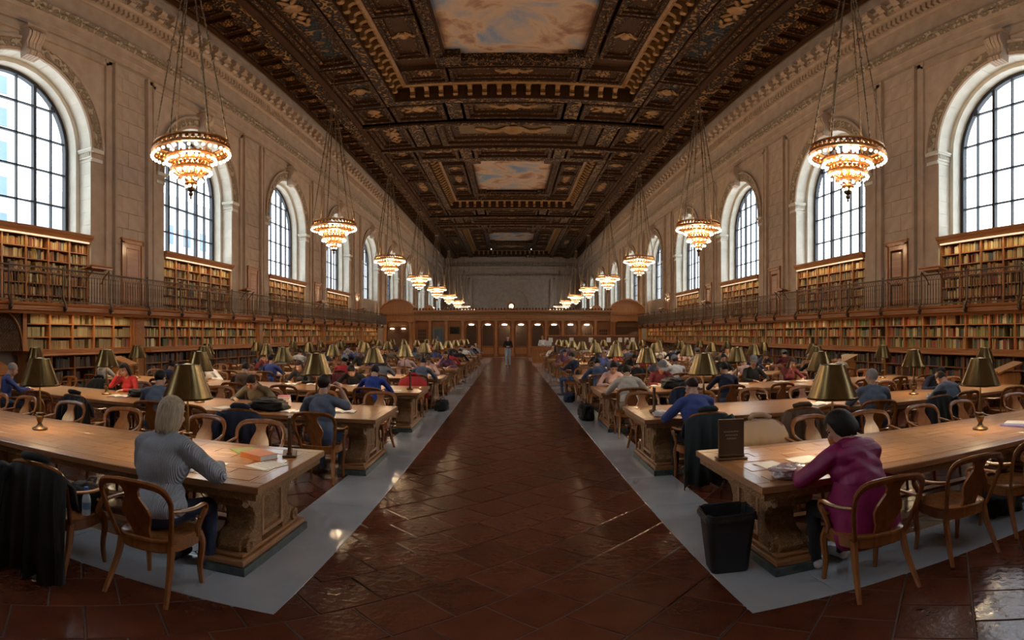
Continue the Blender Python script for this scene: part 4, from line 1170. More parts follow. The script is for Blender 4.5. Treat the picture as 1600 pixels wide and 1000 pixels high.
# inlaid boards on the two nearest tables: parquet strips a hair proud of the top
M['parquet'] = wood('parquet_oak', (.37,.175,.066), (.52,.27,.115), rough=.28, axis='x', scale=4, coat=.35, rand=.10)
pq1 = MB().cbox(-.2465, .2465, -.0765, .0765, 0, .0035, .0012).mesh('parquet_board', M['parquet'])
for s in (-1, 1):
    T = TABLES[(s, 0)]
    nx = 15
    for i in range(nx):
        for j in range(7):
            x = .13 + (i + (.5 if j % 2 else 0) + .5)*.5 ; y = -.47 + j*.157
            if x + .25 > TL-.11: continue
            link('parquet_board', pq1, T, (x, y, TH))
# ---- lamp
def lamp_meshes():
    P = []
    P.append(('base', MB().lathe([(.0,0),(.085,0),(.09,.012),(.082,.022),(.045,.035),(.030,.055),(.022,.075),(.03,.09),(.042,.125),(.046,.15),(.03,.165),(.022,.175),(.045,.182),(.045,.19),(.018,.195)], 18).mesh('base', M['bronze'], True)))
    P.append(('stem', MB().lathe([(.017,.19),(.02,.24),(.014,.34),(.010,.40),(.010,.80)], 10).mesh('stem', M['stem'], True)))
    sh = MB().lathe([(.105,.805),(.112,.80),(.114,.79),(.222,.515),(.228,.512),(.228,.498),(.222,.498)], 28, cap=False)
    sh.mi = 1; sh.lathe([(.222,.500),(.217,.515),(.108,.79),(.10,.80)], 28, cap=False)
    P.append(('shade', sh.mesh('shade', [M['shade'], M['shade_in']], True)))
    P.append(('shade_cap', MB().lathe([(.106,.795),(.06,.80),(.02,.81)], 18, cap=False).mesh('shade_cap', M['shade_in'])))
    P.append(('lamp_bulb', MB().ell((0,0,.64), (.03,.03,.045), 8, 6).mesh('lamp_bulb', M['lampbulb'], 'all')))
    return P
M['shade'] = pm('brass_shade', (.215,.145,.060), (.16,.105,.042), scale=22, rough=.26, metal=1.0, stretch=(1,1,.15))
M['shade_in'] = pm('shade_lining', (.75,.68,.55), rough=.6)
M['lampbulb'] = emitmat('lamp_bulb_glass', (1.0,.78,.5), 4.0); M['lampbulb'].cycles.emission_sampling = 'NONE'
M['stem'] = pm('aged_brass', (.24,.15,.06), (.18,.11,.045), scale=14, rough=.38, metal=1.0)
LP = lamp_meshes()
LX = [2.70, 4.65, 6.60, 8.52]
lamp_light = bpy.data.lights.new('reading_light', 'POINT'); lamp_light.energy = LAMP_W; lamp_light.color = (1.0,.76,.48); lamp_light.shadow_soft_size = .04
LPOS = ['aisle end', 'inner middle', 'outer middle', 'wall end']
for s in (-1, 1):
    for r in range(NROW[s]):
        for i, x in enumerate(LX):
            Lm = empty('reading_lamp', (s*x, ry(r) + .03, TH + (.0045 if r == 0 else .0015)), rnd.uniform(0, 6), cat='lamp', group='brass reading lamps',
                       label='brass-shaded reading lamp, %s row on the %s, %s of the table' % (RORD[r], SD[s], LPOS[i]))
            for nm_, me in LP: link(nm_, me, Lm)
            lo = bpy.data.objects.new('reading_light', lamp_light); COL.objects.link(lo); lo.parent = Lm; lo.location = (0, 0, .58)
# ---- chair, drawn facing +y with the origin on the floor under the seat
def chair_parts():
    P = []
    c = M['chair']
    out = []
    for i in range(24):
        a = 2*PI*i/24; x, y = math.cos(a), math.sin(a)
        w_ = .255 + .02*y
        out.append((w_*math.copysign(abs(x)**.62, x), .225*math.copysign(abs(y)**.7, y)))
    seat = MB().loft([[(x*.93, y*.93, .432) for x, y in out], [(x, y, .440) for x, y in out], [(x, y, .456) for x, y in out], [(x*.95, y*.95, .464) for x, y in out], [(x*.5, y*.5, .452) for x, y in out]])
    P.append(('seat', seat.mesh('seat', c, True)))
    rail = MB().loft([[(x*.93, y*.93, .36) for x, y in out], [(x*.97, y*.97, .37) for x, y in out], [(x*.97, y*.97, .435) for x, y in out]])
    P.append(('seat_rail', rail.mesh('seat_rail', c, True)))
    def spl(pts, n=6):
        o = []
        pts = [Vector(p) for p in pts]
        for i in range(len(pts)-1):
            p0, p1, p2, p3 = pts[max(i-1, 0)], pts[i], pts[i+1], pts[min(i+2, len(pts)-1)]
            for k in range(n):
                t = k/n
                o.append(.5*((2*p1) + (p2-p0)*t + (2*p0-5*p1+4*p2-p3)*t*t + (3*p1-p0-3*p2+p3)*t**3))
        return o + [pts[-1]]
    back = [(-.205,-.185,.43),(-.235,-.225,.56),(-.262,-.268,.70),(-.262,-.298,.79),(-.215,-.325,.855),(-.11,-.345,.878),(0,-.35,.882)]
    back = back + [(-x, y, z) for x, y, z in back[-2::-1]]
    bp = spl(back, 4)
    rad = []
    for p in bp: rad.append(.020 + .011*max(0, min(1, (p.z-.76)/.10)))
    bk_ = MB().tube(bp, rad, 8, flat=.62, up=(0,1,0))
    P.append(('back_frame', bk_.mesh('back_frame', c, True)))
    # vase splat
    zs = [.445,.48,.53,.58,.64,.69,.74,.78,.82,.865]; ws = [.07,.065,.07,.09,.108,.098,.072,.052,.054,.085]
    yb = lambda z: -.185 - (z-.43)*.37
    ring = []
    for d in (-.011, .011):
        ring.append([(-w_, yb(z)+d, z) for z, w_ in zip(zs, ws)] + [(w_, yb(z)+d, z) for z, w_ in reversed(list(zip(zs, ws)))])
    sp = MB()
    nz_ = len(zs)
    for d in (0, 1):
        for i in range(nz_-1):
            a, b = ring[d][i], ring[d][i+1]; e, f = ring[d][2*nz_-1-i], ring[d][2*nz_-2-i]
            sp.add([a, e, f, b], [(0,1,2,3) if d == 0 else (3,2,1,0)])
    m2 = 2*nz_
    for i in range(m2): sp.add([ring[0][i], ring[0][(i+1) % m2], ring[1][(i+1) % m2], ring[1][i]], [(3,2,1,0)])
    P.append(('splat', sp.mesh('splat', c, False)))
    for q in (-1, 1):
        arm = spl([(q*.258,-.262,.70),(q*.285,-.17,.685),(q*.300,-.04,.672),(q*.298,.07,.672),(q*.288,.125,.645),(q*.278,.128,.595),(q*.27,.09,.565),(q*.265,.055,.58)], 4)
        rr = [.019 if i < len(arm)-6 else .016 for i in range(len(arm))]
        a = MB().tube(arm, rr, 8, flat=.75)
        sup = spl([(q*.285,.125,.62),(q*.275,.075,.55),(q*.262,.06,.49),(q*.25,.09,.43)], 4)
        a.tube(sup, [.020]*len(sup), 8)
        P.append(('arm', a.mesh('arm', c, True)))
        fl = spl([(q*.205,.165,.43),(q*.222,.19,.33),(q*.212,.178,.16),(q*.218,.195,.0)], 4)
        P.append(('leg', MB().tube(fl, [lerp(.030,.016,i/(len(fl)-1)) for i in range(len(fl))], 6).mesh('leg', c, True)))
        bl = spl([(q*.195,-.16,.43),(q*.205,-.19,.28),(q*.225,-.25,.12),(q*.240,-.30,.0)], 4)
        P.append(('leg', MB().tube(bl, [lerp(.031,.018,i/(len(bl)-1)) for i in range(len(bl))], 6).mesh('leg', c, True)))
    return P
CP = chair_parts()
def joinmesh(name, parts, mats, smooth=True):
    mb = MB()
    for nm_, me in parts:
        vs = [tuple(v.co) for v in me.vertices]; mb.add(vs, [tuple(p.vertices) for p in me.polygons])
    return mb.mesh(name, mats, smooth)
CHJ = joinmesh('library_chair', CP, M['chair'])
def cord(i): return ['aisle-end', 'second', 'third', 'fourth', 'fifth', 'sixth', 'seventh', 'wall-end'][i]
CHX = [2.14 + .96*i for i in range(8)]
def chair(s, r, i, near, x, y, rz):
    lab = 'oak armchair, %s from the aisle, %s side of the %s table on the %s' % (
        {0: 'first', 1: 'second', 2: 'third', 3: 'fourth', 4: 'fifth', 5: 'sixth', 6: 'seventh', 7: 'eighth'}[i], 'near' if near else 'far', RORD[r], SD[s])
    kw = dict(label=lab, cat='chair', group='oak armchairs at the reading tables')
    if r < 4:
        o = empty('library_chair', (x, y, .005), rz, **kw)
        for nm_, me in CP: link(nm_, me, o)
    else:
        o = link('library_chair', CHJ, None, (x, y, .0), **kw); o.rotation_euler = (0, 0, rz)
    return o
OCC = {}     # (side, row, near) -> {chair index: (x, y, rz)} filled by the people below
def place_chairs():
    for s in (-1, 1):
        for r in range(NROW[s]):
            for near in (True, False):
                for i in range(8):
                    o = OCC.get((s, r, near, i))
                    if o == 'none': continue
                    if o: chair(s, r, i, near, *o); continue
                    d = .93 + rnd.uniform(-.05, .12)
                    x = s*CHX[i] + rnd.uniform(-.06, .06)
                    y = ry(r) + (-d if near else d)
                    chair(s, r, i, near, x, y, (0 if near else PI) + rnd.gauss(0, .10))
# ================================================================ people
M['skin'] = pm('skin', (.48,.27,.18), (.54,.31,.21), scale=8, rough=.5)
M['skin_dark'] = pm('skin_deep', (.20,.10,.06), (.24,.12,.075), scale=8, rough=.5)
M['eye'] = pm('eye_dark', (.02,.015,.012), rough=.2)
M['lip'] = pm('lips', (.38,.13,.10), rough=.5)
def cloth(name, c, c2=None, bump=.35, bscale=14, rough=.85):
    c2 = c2 or tuple(x*1.35 for x in c)
    return pm(name, c, c2, scale=5, rough=rough, bump=bump, bscale=bscale, dist=.012, sheen=.03)
def rib_mat(name, c):
    m, nt, b = nodemat(name); N, L = nt.nodes, nt.links
    tc = N.new('ShaderNodeTexCoord'); wv = N.new('ShaderNodeTexWave'); wv.inputs['Scale'].default_value = 32; wv.inputs['Distortion'].default_value = .6
    L.new(tc.outputs['Object'], wv.inputs['Vector'])
    rp = N.new('ShaderNodeValToRGB'); rp.color_ramp.elements[0].color = (*[x*.82 for x in c], 1); rp.color_ramp.elements[1].color = (*c, 1)
    L.new(wv.outputs['Fac'], rp.inputs['Fac']); L.new(rp.outputs['Color'], b.inputs['Base Color'])
    bp = N.new('ShaderNodeBump'); bp.inputs['Strength'].default_value = .7; bp.inputs['Distance'].default_value = .012
    L.new(wv.outputs['Fac'], bp.inputs['Height']); L.new(bp.outputs['Normal'], b.inputs['Normal']); b.inputs['Roughness'].default_value = .9
    return m
def hairm(name, c): return pm(name, tuple(x*.5 for x in c), tuple(x*1.15 for x in c), scale=26, rough=.5, bump=.5, bscale=60, stretch=(4,4,.2), dist=.006, spec=.25)
HAIR = {'blonde': hairm('blonde_hair', (.50,.39,.26)), 'black': hairm('black_hair', (.012,.009,.008)), 'brown': hairm('brown_hair', (.07,.035,.018)),
        'grey': hairm('grey_hair', (.38,.37,.36)), 'dark': hairm('dark_brown_hair', (.03,.017,.011))}
CL = {'greyknit': rib_mat('grey_ribbed_knit', (.40,.42,.47)), 'magenta': pm('magenta_nylon', (.22,.007,.080), (.28,.012,.105), scale=5, rough=.5, bump=.55, bscale=9, dist=.014),
      'blue': cloth('royal_blue_cotton', (.045,.07,.23)), 'royal': cloth('bright_blue_fleece', (.02,.05,.26)), 'slate': cloth('slate_blue_cotton', (.10,.125,.175)), 'cream': cloth('cream_knit', (.46,.41,.34)),
      'black': cloth('black_cloth', (.007,.007,.008)), 'navy': cloth('navy_cloth', (.012,.017,.042)), 'jeans': cloth('denim', (.05,.075,.14)), 'palejeans': cloth('pale_denim', (.25,.31,.38)),
      'red': cloth('red_cotton', (.36,.02,.02)), 'maroon': cloth('maroon_knit', (.11,.015,.02)), 'grey': cloth('grey_cotton', (.17,.18,.2)), 'olive': cloth('olive_knit', (.13,.11,.075)),
      'pink': cloth('pale_pink_cotton', (.52,.34,.31)), 'white': cloth('white_cotton', (.62,.61,.58)), 'purple': cloth('plum_knit', (.10,.04,.09)), 'brown': cloth('brown_wool', (.10,.055,.03)),
      'khaki': cloth('khaki_cotton', (.24,.19,.12)), 'shoe': pm('dark_shoe', (.02,.018,.016), (.04,.035,.03), rough=.5), 'sneaker': pm('pale_trainer', (.45,.44,.42), (.55,.53,.5), rough=.6)}
Vv = Vector
def rotx(v, a): return Vv((v.x, v.y*math.cos(a) + v.z*math.sin(a), -v.y*math.sin(a) + v.z*math.cos(a)))   # +a leans forward (+y)
class Body:
    """primitives tagged by what covers them; the union is voxel-remeshed into one skin"""
    def __init__(s): s.p = []
    def cap(s, a, b, ra, rb, tag): s.p.append(('c', Vv(a), Vv(b), ra, rb, tag))
    def el(s, c, r, tag, R=None): s.p.append(('e', Vv(c), Vv(r), R or Matrix.Identity(3), None, tag))
    def mb(s):
        m = MB()
        for k, a, b, ra, rb, t in s.p:
            if k == 'e': m.ell(a, b, 16, 12, ra)
            else:
                d = b - a; n = max(d.length, 1e-5); u = d/n
                pts = []; rr = []
                for q in (-1, -.85, -.5, 0): pts.append(a + u*(q*ra)); rr.append(ra*math.sqrt(max(1-q*q, .0004)))
                for q in (0, .5, .85, 1): pts.append(b + u*(q*rb)); rr.append(rb*math.sqrt(max(1-q*q, .0004)))
                m.tube(pts, rr, 12)
        return m
    def tags(s, C):
        best = np.full(len(C), 1e9); out = np.zeros(len(C), int)
        order = TAGS
        for k, a, b, ra, rb, t in s.p:
            a_ = np.array(a)
            if k == 'e':
                L = (C - a_) @ np.array(ra); q = L/np.array(b); n = np.linalg.norm(q, axis=1)
                d = (n-1)*min(b)
            else:
                b_ = np.array(b); ab = b_-a_; h = np.clip(((C-a_) @ ab)/max(ab@ab, 1e-9), 0, 1)
                d = np.linalg.norm(C - a_ - h[:, None]*ab, axis=1) - (ra + (rb-ra)*h)
            m = d < best; best[m] = d[m]; out[m] = order.index(t)
        return out
TAGS = ['skin', 'top', 'pants', 'shoe']
def ik(sh, hand, l1, l2, pole):
    d = hand - sh; n = min(d.length, (l1+l2)*.995); u = d.normalized()
    a = (l1*l1 - l2*l2 + n*n)/(2*n); h_ = math.sqrt(max(l1*l1-a*a, 0))
    p = pole - u*pole.dot(u); p.normalize()
    return sh + u*a + p*h_, sh + u*n
def hand(B, wrist, direc, palm_n, side, size=1.0, curl=.5, fingers=True):
    """palm, four fingers of unequal length bent at the knuckle, thumb from the side of the palm"""
    u = direc.normalized(); n = (palm_n - u*palm_n.dot(u)).normalized(); w = u.cross(n)*side
    R = Matrix((u, w, n)).transposed()
    k = size
    B.el(wrist + u*.045*k, (.050*k, .040*k, .017*k), 'skin', R)
    if not fingers:
        B.el(wrist + u*.11*k + n*.01, (.05*k, .038*k, .018*k), 'skin', R); return
    for i, (off, ln) in enumerate(((-.030, .060), (-.010, .074), (.011, .070), (.030, .054))):
        b0 = wrist + u*.082*k + w*(-off)*k
        d1 = (u*math.cos(curl*.6) + n*math.sin(curl*.6)).normalized(); d2 = (u*math.cos(curl*1.6) + n*math.sin(curl*1.6)).normalized()
        m1 = b0 + d1*ln*.55*k; m2 = m1 + d2*ln*.5*k
        B.cap(b0, m1, .0095*k, .009*k, 'skin'); B.cap(m1, m2, .009*k, .0078*k, 'skin')
    t0 = wrist + u*.025*k + w*.028*k; t1 = t0 + (u*.6 + w*.7 + n*.3).normalized()*.04*k; t2 = t1 + (u*.95 + w*.1 + n*.35).normalized()*.03*k
    B.cap(t0, t1, .0125*k, .0105*k, 'skin'); B.cap(t1, t2, .0105*k, .009*k, 'skin')
def seated(lean=.25, head=.35, turn=0., hands=((-.17,.44,.79),(.17,.46,.79)), girth=1.0, sleeve='long', female=False, fingers=True, bulk=0.0, coat=False, hcurl=.5, tilt=0., legs=((-.13,.42),(.13,.45)), hands_dir=None, scale=1.0, pole=-.55, hem=False):
    B = Body(); g = girth
    O = Vv((0, 0, .55))
    def T(x, y, z): return O + rotx(Vv((x, y, z)), lean)
    sw = (.165 if female else .185)*(.9+.1*g)
    # trunk
    B.el(O + Vv((0, -.01, .0)), (.165*g+bulk, .125*g+bulk, .125), 'pants')
    B.el(T(0, .005, .12), (.140*g+bulk, .105*g+bulk, .15), 'top', Matrix.Rotation(-lean, 3, 'X'))
    B.el(T(0, .0, .32), ((.150 if female else .162)*g+bulk, .112*g+bulk, .19), 'top', Matrix.Rotation(-lean, 3, 'X'))
    B.el(T(0, -.02, .40), (.15+bulk, .10+bulk, .12), 'top', Matrix.Rotation(-lean, 3, 'X'))
    if female: B.el(T(0, .085, .32), (.115, .06, .07), 'top', Matrix.Rotation(-lean, 3, 'X'))
    B.cap(T(-sw*.85, -.005, .455), T(sw*.85, -.005, .455), .062+bulk*.8, .062+bulk*.8, 'top')
    B.cap(T(-sw*.35, -.01, .49), T(sw*.35, -.01, .49), .055+bulk*.5, .055+bulk*.5, 'top')
    # neck and head
    nb_ = T(0, -.005, .50); hd = lean*.55 + head
    hc = nb_ + rotx(Vv((0, .035, .165)), hd)
    B.cap(nb_ - Vv((0,0,.02)), nb_ + rotx(Vv((0, .015, .10)), hd*.8), .056, .052, 'skin')
    RH = Matrix.Rotation(turn, 3, 'Z') @ Matrix.Rotation(-hd, 3, 'X') @ Matrix.Rotation(tilt, 3, 'Y')
    def H(x, y, z): return hc + RH @ Vv((x, y, z))
    B.el(H(0, -.012, .03), (.076, .094, .092), 'skin', RH)
    B.el(H(0, .028, -.045), (.060, .066, .074), 'skin', RH)
    B.el(H(0, .055, -.085), (.032, .030, .026), 'skin', RH)
    B.cap(H(0, .088, .018), H(0, .110, -.024), .011, .016, 'skin')
    for q in (-1, 1):
        B.el(H(q*.077, -.006, -.008), (.010, .020, .032), 'skin', RH)
        B.el(H(q*.034, .078, -.02), (.022, .02, .022), 'skin', RH)
        B.el(H(q*.03, .083, .034), (.028, .012, .010), 'skin', RH)
    # arms
    for i, q in enumerate((-1, 1)):
        sh = T(q*sw, 0, .445); hp = Vv(hands[i])
        if q*hp.x < -1: pass
        el_, wr = ik(sh, hp, .285, .255, Vv((q*.75, -.1, pole)) if hp.z < 1.0 else Vv((q*.5, .9, -.9)))
        ra = .050*(.6+.4*g) + bulk*.7
        if sleeve == 'long':
            B.cap(sh, el_, ra*1.1, ra*.9, 'top'); B.cap(el_, el_.lerp(wr, .93), ra*.9, .033+bulk*.5, 'top'); B.cap(el_.lerp(wr, .8), wr, .027, .025, 'skin')
        else:
            B.cap(sh, sh.lerp(el_, .72), ra*1.2, ra*1.22, 'top'); B.cap(sh.lerp(el_, .5), el_, ra*.92, ra*.82, 'skin'); B.cap(el_, wr, ra*.82, .027, 'skin')
        dr = (wr - el_).normalized()
        if hands_dir and hands_dir[i] is not None: dr = Vv(hands_dir[i])
        elif hp.z < 1.0: dr = Vv((dr.x*.8 - q*.25, dr.y, -.05))
        hand(B, wr, dr, Vv((0, 0, -1)) if hp.z < 1.0 else Vv((-q, 0, 0)), q, 1.0, hcurl, fingers)
    # legs
    for i, q in enumerate((-1, 1)):
        hip = O + Vv((q*.088, .02, -.02)); kn = Vv((legs[i][0], .44, .50)); an = Vv((legs[i][0]*1.05, legs[i][1]-.02, .085))
        B.cap(hip, kn, .088*(.7+.3*g), .062, 'pants'); B.cap(kn, an, .062, .045, 'pants'); B.cap(kn + Vv((0,0,.0)), kn.lerp(an, .5), .06, .055, 'pants')
        B.cap(an, an - Vv((0,0,.03)), .04, .04, 'shoe'); B.el(an + Vv((0, .075, -.042)), (.045, .125, .038), 'shoe'); B.el(an + Vv((0, -.02, -.035)), (.038,.05,.045), 'shoe')
    if hem:
        B.el(O + Vv((0, -.01, .05)), (.178*g+bulk, .135*g+bulk, .14), 'top')
        B.cap(nb_ - Vv((0,0,.03)), nb_ + rotx(Vv((0, .01, .045)), hd*.6), .088, .070, 'top')
    if coat:
        B.el(O + Vv((0, -.01, .05)), (.20, .155, .17), 'top')
        B.el(T(0, -.03, .22), (.20, .15, .20), 'top', Matrix.Rotation(-lean, 3, 'X'))
        B.cap(T(-.12, -.06, .42), T(.12, -.06, .42), .085, .085, 'top')
    return B, hc, RH
def standing():
    B = Body(); 
    B.el((0,0,.98), (.165,.12,.13), 'pants'); B.el((0,0,1.15), (.15,.11,.16), 'top'); B.el((0,0,1.32), (.175,.12,.16), 'top')
    B.cap((-.16,0,1.42), (.16,0,1.42), .065, .065, 'top'); B.cap((0,0,1.45), (0,.01,1.56), .055, .05, 'skin')
    hc = Vv((0,.02,1.65)); RH = Matrix.Identity(3)
    B.el((0,.005,1.68), (.076,.094,.092), 'skin'); B.el((0,.045,1.605), (.06,.066,.074), 'skin'); B.el((0,.072,1.57), (.032,.03,.026), 'skin')
    B.cap((0,.106,1.668), (0,.128,1.626), .011, .016, 'skin')
    for q in (-1, 1):
        B.el((q*.077,.01,1.642), (.01,.02,.032), 'skin')
        el_, wr = ik(Vv((q*.185,0,1.40)), Vv((q*.10,.24,1.14)), .285, .255, Vv((q*.6,-.6,-.6)))
        B.cap((q*.185,0,1.40), el_, .055, .047, 'top'); B.cap(el_, wr, .045, .03, 'top'); hand(B, wr, Vv((-q*.7,.4,-.05)), Vv((0,-1,0)), q, 1, .7)
        k = .16*q
        B.cap((q*.09,0,.93), (q*.10,.04+k*.6,.50), .088, .062, 'pants'); B.cap((q*.10,.04+k*.6,.50), (q*.10,k*.9-.02,.09), .06, .045, 'pants')
        B.el((q*.10,k*.9+.05,.042), (.045,.125,.042), 'shoe')
    return B, hc, RH
# hair and face geometry in head space, +y forward
def hair_mb(style):
    """one shell of hair: a profile runs from the crown over the skull to the hairline, or falls on as a curtain at the back and sides"""
    m = MB(); N_, K = 44, 16
    R3 = {'short': (.0815, .101, .0985), 'bald': (.0800, .0995, .0965), 'bun': (.083, .102, .0995), 'bob': (.089, .108, .105), 'long': (.089, .108, .104), 'crop': (.099, .116, .115)}[style]
    fall = {'bob': -.135, 'long': -.27, 'crop': -.10}.get(style)
    outer = [[] for _ in range(K+1)]; inner = []
    for i in range(N_):
        a = 2*PI*i/N_; f = math.sin(a); ca = math.cos(a)
        n1 = mnoise.noise(Vector((ca*2.1, f*2.1, len(style)*1.7)))
        w = (f*.5+.5)**1.25
        front = math.acos(.44)
        end = lerp(math.acos(-.90), front, w) + .10*n1
        start = .03
        if style == 'bald': start, end = lerp(.85, 1.35, f*.5+.5), lerp(2.35, 1.45, f*.5+.5) + .08*n1
        drop = 0.0
        if fall is not None:
            c = max(0.0, min(1.0, (.42 - f)/.25))          # 0 over the face, 1 at the sides and back
            end = lerp(front + .05*n1, PI/2 + .05, c); drop = c
        groove = 1 + .013*math.sin(i*2.9) + .016*n1
        for j in range(K+1):
            if fall is None: t = lerp(start, end, j/K); d = 0
            else:
                tt = j/K; t = lerp(start, end, min(1, tt/.6)); d = max(0, (tt-.6)/.4)
            g = 1 + (groove-1)*min(1, j/3) + .010*mnoise.noise(Vector((ca*5, f*5, j*.8)))*min(1, j/3)
            x, y, z = R3[0]*math.sin(t)*ca*g, R3[1]*math.sin(t)*f*g - .012, R3[2]*math.cos(t) + .03
            if d:
                q = d*drop; zb = lerp(z, fall + .012*math.sin(i*1.3), q)
                k = 1 + .05*math.sin(q*PI) - (.16 if style != 'long' else .05)*q*q
                x, y, z = x*k, (y+.012)*k - .012 - (.03*q if style == 'long' else .012*q), zb
            outer[j].append((x, y, z))
        x, y, z = outer[K][-1]; inner.append((x*.86, (y+.012)*.86 - .012, z + .004))
    m.loft(outer + [inner], cap=False)
    if style == 'bun': m.ell((0, -.118, .055), (.045,.04,.045), 10, 7)
    return m
HM = {}
def hair_mesh(style):
    if style not in HM: HM[style] = hair_mb(style).mesh('hair', None, 'all')
    return HM[style]
eye_me = MB().ell((0, 0, 0), (.013, .007, .006), 8, 5).mesh('eye', M['eye'], 'all')
brow_me = MB().ell((0, 0, 0), (.017, .005, .004), 8, 4).mesh('eyebrow', HAIR['dark'], 'all')
lip_me = MB().ell((0, 0, 0), (.021, .007, .007), 8, 5).mesh('lips', M['lip'], 'all')
cap_m = MB().lathe([(.0,.155),(.05,.15),(.088,.11),(.1,.05),(.1,.03)], 16, (0,-.012,0)); cap_m.ell((0,.11,.04), (.07,.07,.012), 12, 5)
cap_me = cap_m.mesh('cap', CL['grey'], True)
# ---- all body meshes are remeshed in one evaluation
SPECS = {}
def spec(key, voxel, fn, **kw): SPECS[key] = (voxel, fn, kw)
spec('grey_woman', .0085, seated, lean=.22, head=.10, female=True, girth=1.18, bulk=.026, hem=True, hands=((-.16,.44,.80),(.20,.46,.80)), scale=1)
spec('magenta_woman', .0085, seated, lean=.34, head=.42, turn=.55, female=True, girth=1.2, bulk=.03, coat=True, hands=((-.22,.52,.80),(.10,.50,.80)), hcurl=.8)
spec('blue_man', .010, seated, lean=.20, head=.38, turn=.25, girth=1.2, bulk=.014, hands=((-.22,.38,.80),(.10,.45,.80)))
spec('tee_man', .0085, seated, lean=.16, head=.05, turn=-.15, girth=1.05, sleeve='short', hands=((-.16,.42,.80),(.17,.28,1.13)), hcurl=1.1, hands_dir=(None, (-.4, -.1, .9)), bulk=.006)
spec('cream_man', .010, seated, lean=.30, head=.40, turn=-.15, girth=1.12, bulk=.018, hands=((-.20,.45,.80),(.22,.40,.80)))
spec('write', .013, seated, lean=.33, head=.42, hands=((-.18,.47,.80),(.15,.50,.80)))
spec('write_f', .013, seated, lean=.30, head=.45, female=True, girth=.93, hands=((-.14,.50,.80),(.16,.46,.80)))
spec('read', .013, seated, lean=.12, head=.35, turn=.2, hands=((-.14,.44,.82),(.14,.44,.82)))
spec('upright', .013, seated, lean=.05, head=.12, turn=-.3, hands=((-.16,.40,.80),(.16,.42,.80)), girth=1.08)
spec('upright_l', .011, seated, lean=.10, head=.20, turn=.75, hands=((-.20,.42,.80),(.14,.44,.80)), girth=1.22, bulk=.014)
spec('upright_b', .011, seated, lean=.10, head=.25, turn=-.3, hands=((-.16,.42,.80),(.16,.44,.80)), girth=1.18, bulk=.012)
spec('chin', .011, seated, lean=.28, head=.30, female=True, girth=.95, hands=((-.16,.48,.80),(.10,.33,1.06)), hands_dir=(None, (-.3, -.3, .9)), hcurl=1.0)
spec('bent', .013, seated, lean=.52, head=.55, hands=((-.24,.46,.80),(.24,.50,.80)), girth=1.1)
spec('far_write', .02, seated, lean=.32, head=.40, fingers=False)
spec('far_read', .02, seated, lean=.12, head=.3, fingers=False, turn=.2)
spec('far_f', .02, seated, lean=.26, head=.42, fingers=False, female=True, girth=.93)
spec('stand', .012, standing)
BM = {}
def make_bodies():
    tmp = []
    for key, (vx, fn, kw) in SPECS.items():
        kw = dict(kw); kw.pop('scale', None)
        B, hc, RH = fn(**kw)
        ob = bpy.data.objects.new('tmp', B.mb().mesh('tmp')); COL.objects.link(ob)
        m = ob.modifiers.new('r', 'REMESH'); m.mode = 'VOXEL'; m.voxel_size = vx; m.use_smooth_shade = True
        m2 = ob.modifiers.new('s', 'SMOOTH'); m2.factor = .5; m2.iterations = 4 if vx < .012 else 3
        tmp.append((key, ob, B, hc, RH, vx))
    dg = bpy.context.evaluated_depsgraph_get()
    for key, ob, B, hc, RH, vx in tmp:
        me = bpy.data.meshes.new_from_object(ob.evaluated_get(dg)); me.name = 'person_body'
        n = len(me.vertices); co = np.empty(n*3, np.float32); me.vertices.foreach_get('co', co); co = co.reshape(-1, 3)
        np_ = len(me.polygons); pc = np.empty(np_*3, np.float32); me.polygons.foreach_get('center', pc); pc = pc.reshape(-1, 3)
        t = B.tags(pc.astype(float)); vt = B.tags(co.astype(float))
        nn = np.empty(n*3, np.float32); me.vertices.foreach_get('normal', nn); nn = nn.reshape(-1, 3)
        # soft folds in the cloth
        fold = np.sin(co[:,0]*31 + 3*np.sin(co[:,2]*13) + co[:,1]*9)*.5 + np.sin(co[:,2]*47 + 4*np.sin(co[:,0]*11) + co[:,1]*23)*.5
        amp = np.where((vt == 1) | (vt == 2), .0045, 0.0)
        co = co + nn*(fold*amp)[:, None]
        me.vertices.foreach_set('co', co.astype(np.float32).ravel())
        me.materials.clear()
        for q in ('skin', 'black', 'jeans', 'shoe'): me.materials.append(M['skin'] if q == 'skin' else CL[q])
        me.polygons.foreach_set('material_index', t.astype(np.int32))
        me.polygons.foreach_set('use_smooth', [True]*np_)
        me.update()
        BM[key] = (me, hc, RH)
        od = ob.data; bpy.data.objects.remove(ob); bpy.data.meshes.remove(od)
make_bodies()
def person(key, x, y, rz, label, top='black', pants='jeans', hair='dark', style='short', skin='skin', shoe='shoe', face=True, group=None, z=0.0, sc=1.0):
    me, hc, RH = BM[key]
    o = link('person', me, None, (x, y, z), label=label, cat='person', group=group); o.rotation_euler = (0, 0, rz)
    o.scale = (sc, sc, sc)
    for i, m in enumerate((M[skin], CL[top], CL[pants], CL[shoe])):
        o.material_slots[i].link = 'OBJECT'; o.material_slots[i].material = m
    X = Matrix.Translation(hc) @ RH.to_4x4()
    if style == 'capped':
        c = link('cap', cap_me, o); c.matrix_local = X
        style = 'short'
    me_h = hair_mesh(style)
    if not me_h.materials: me_h.materials.append(HAIR['dark'])
    hr = link('hair', me_h, o); hr.matrix_local = X; hr.material_slots[0].link = 'OBJECT'; hr.material_slots[0].material = HAIR[hair]
    if face:
        for nm_, me_, p_ in (('eye', eye_me, (-.032,.083,.012)), ('eye', eye_me, (.032,.083,.012)), ('eyebrow', brow_me, (-.033,.091,.036)), ('eyebrow', brow_me, (.033,.091,.036)), ('lips', lip_me, (0,.092,-.062))):
            f = link(nm_, me_, o); f.matrix_local = X @ Matrix.Translation(p_)
    return o
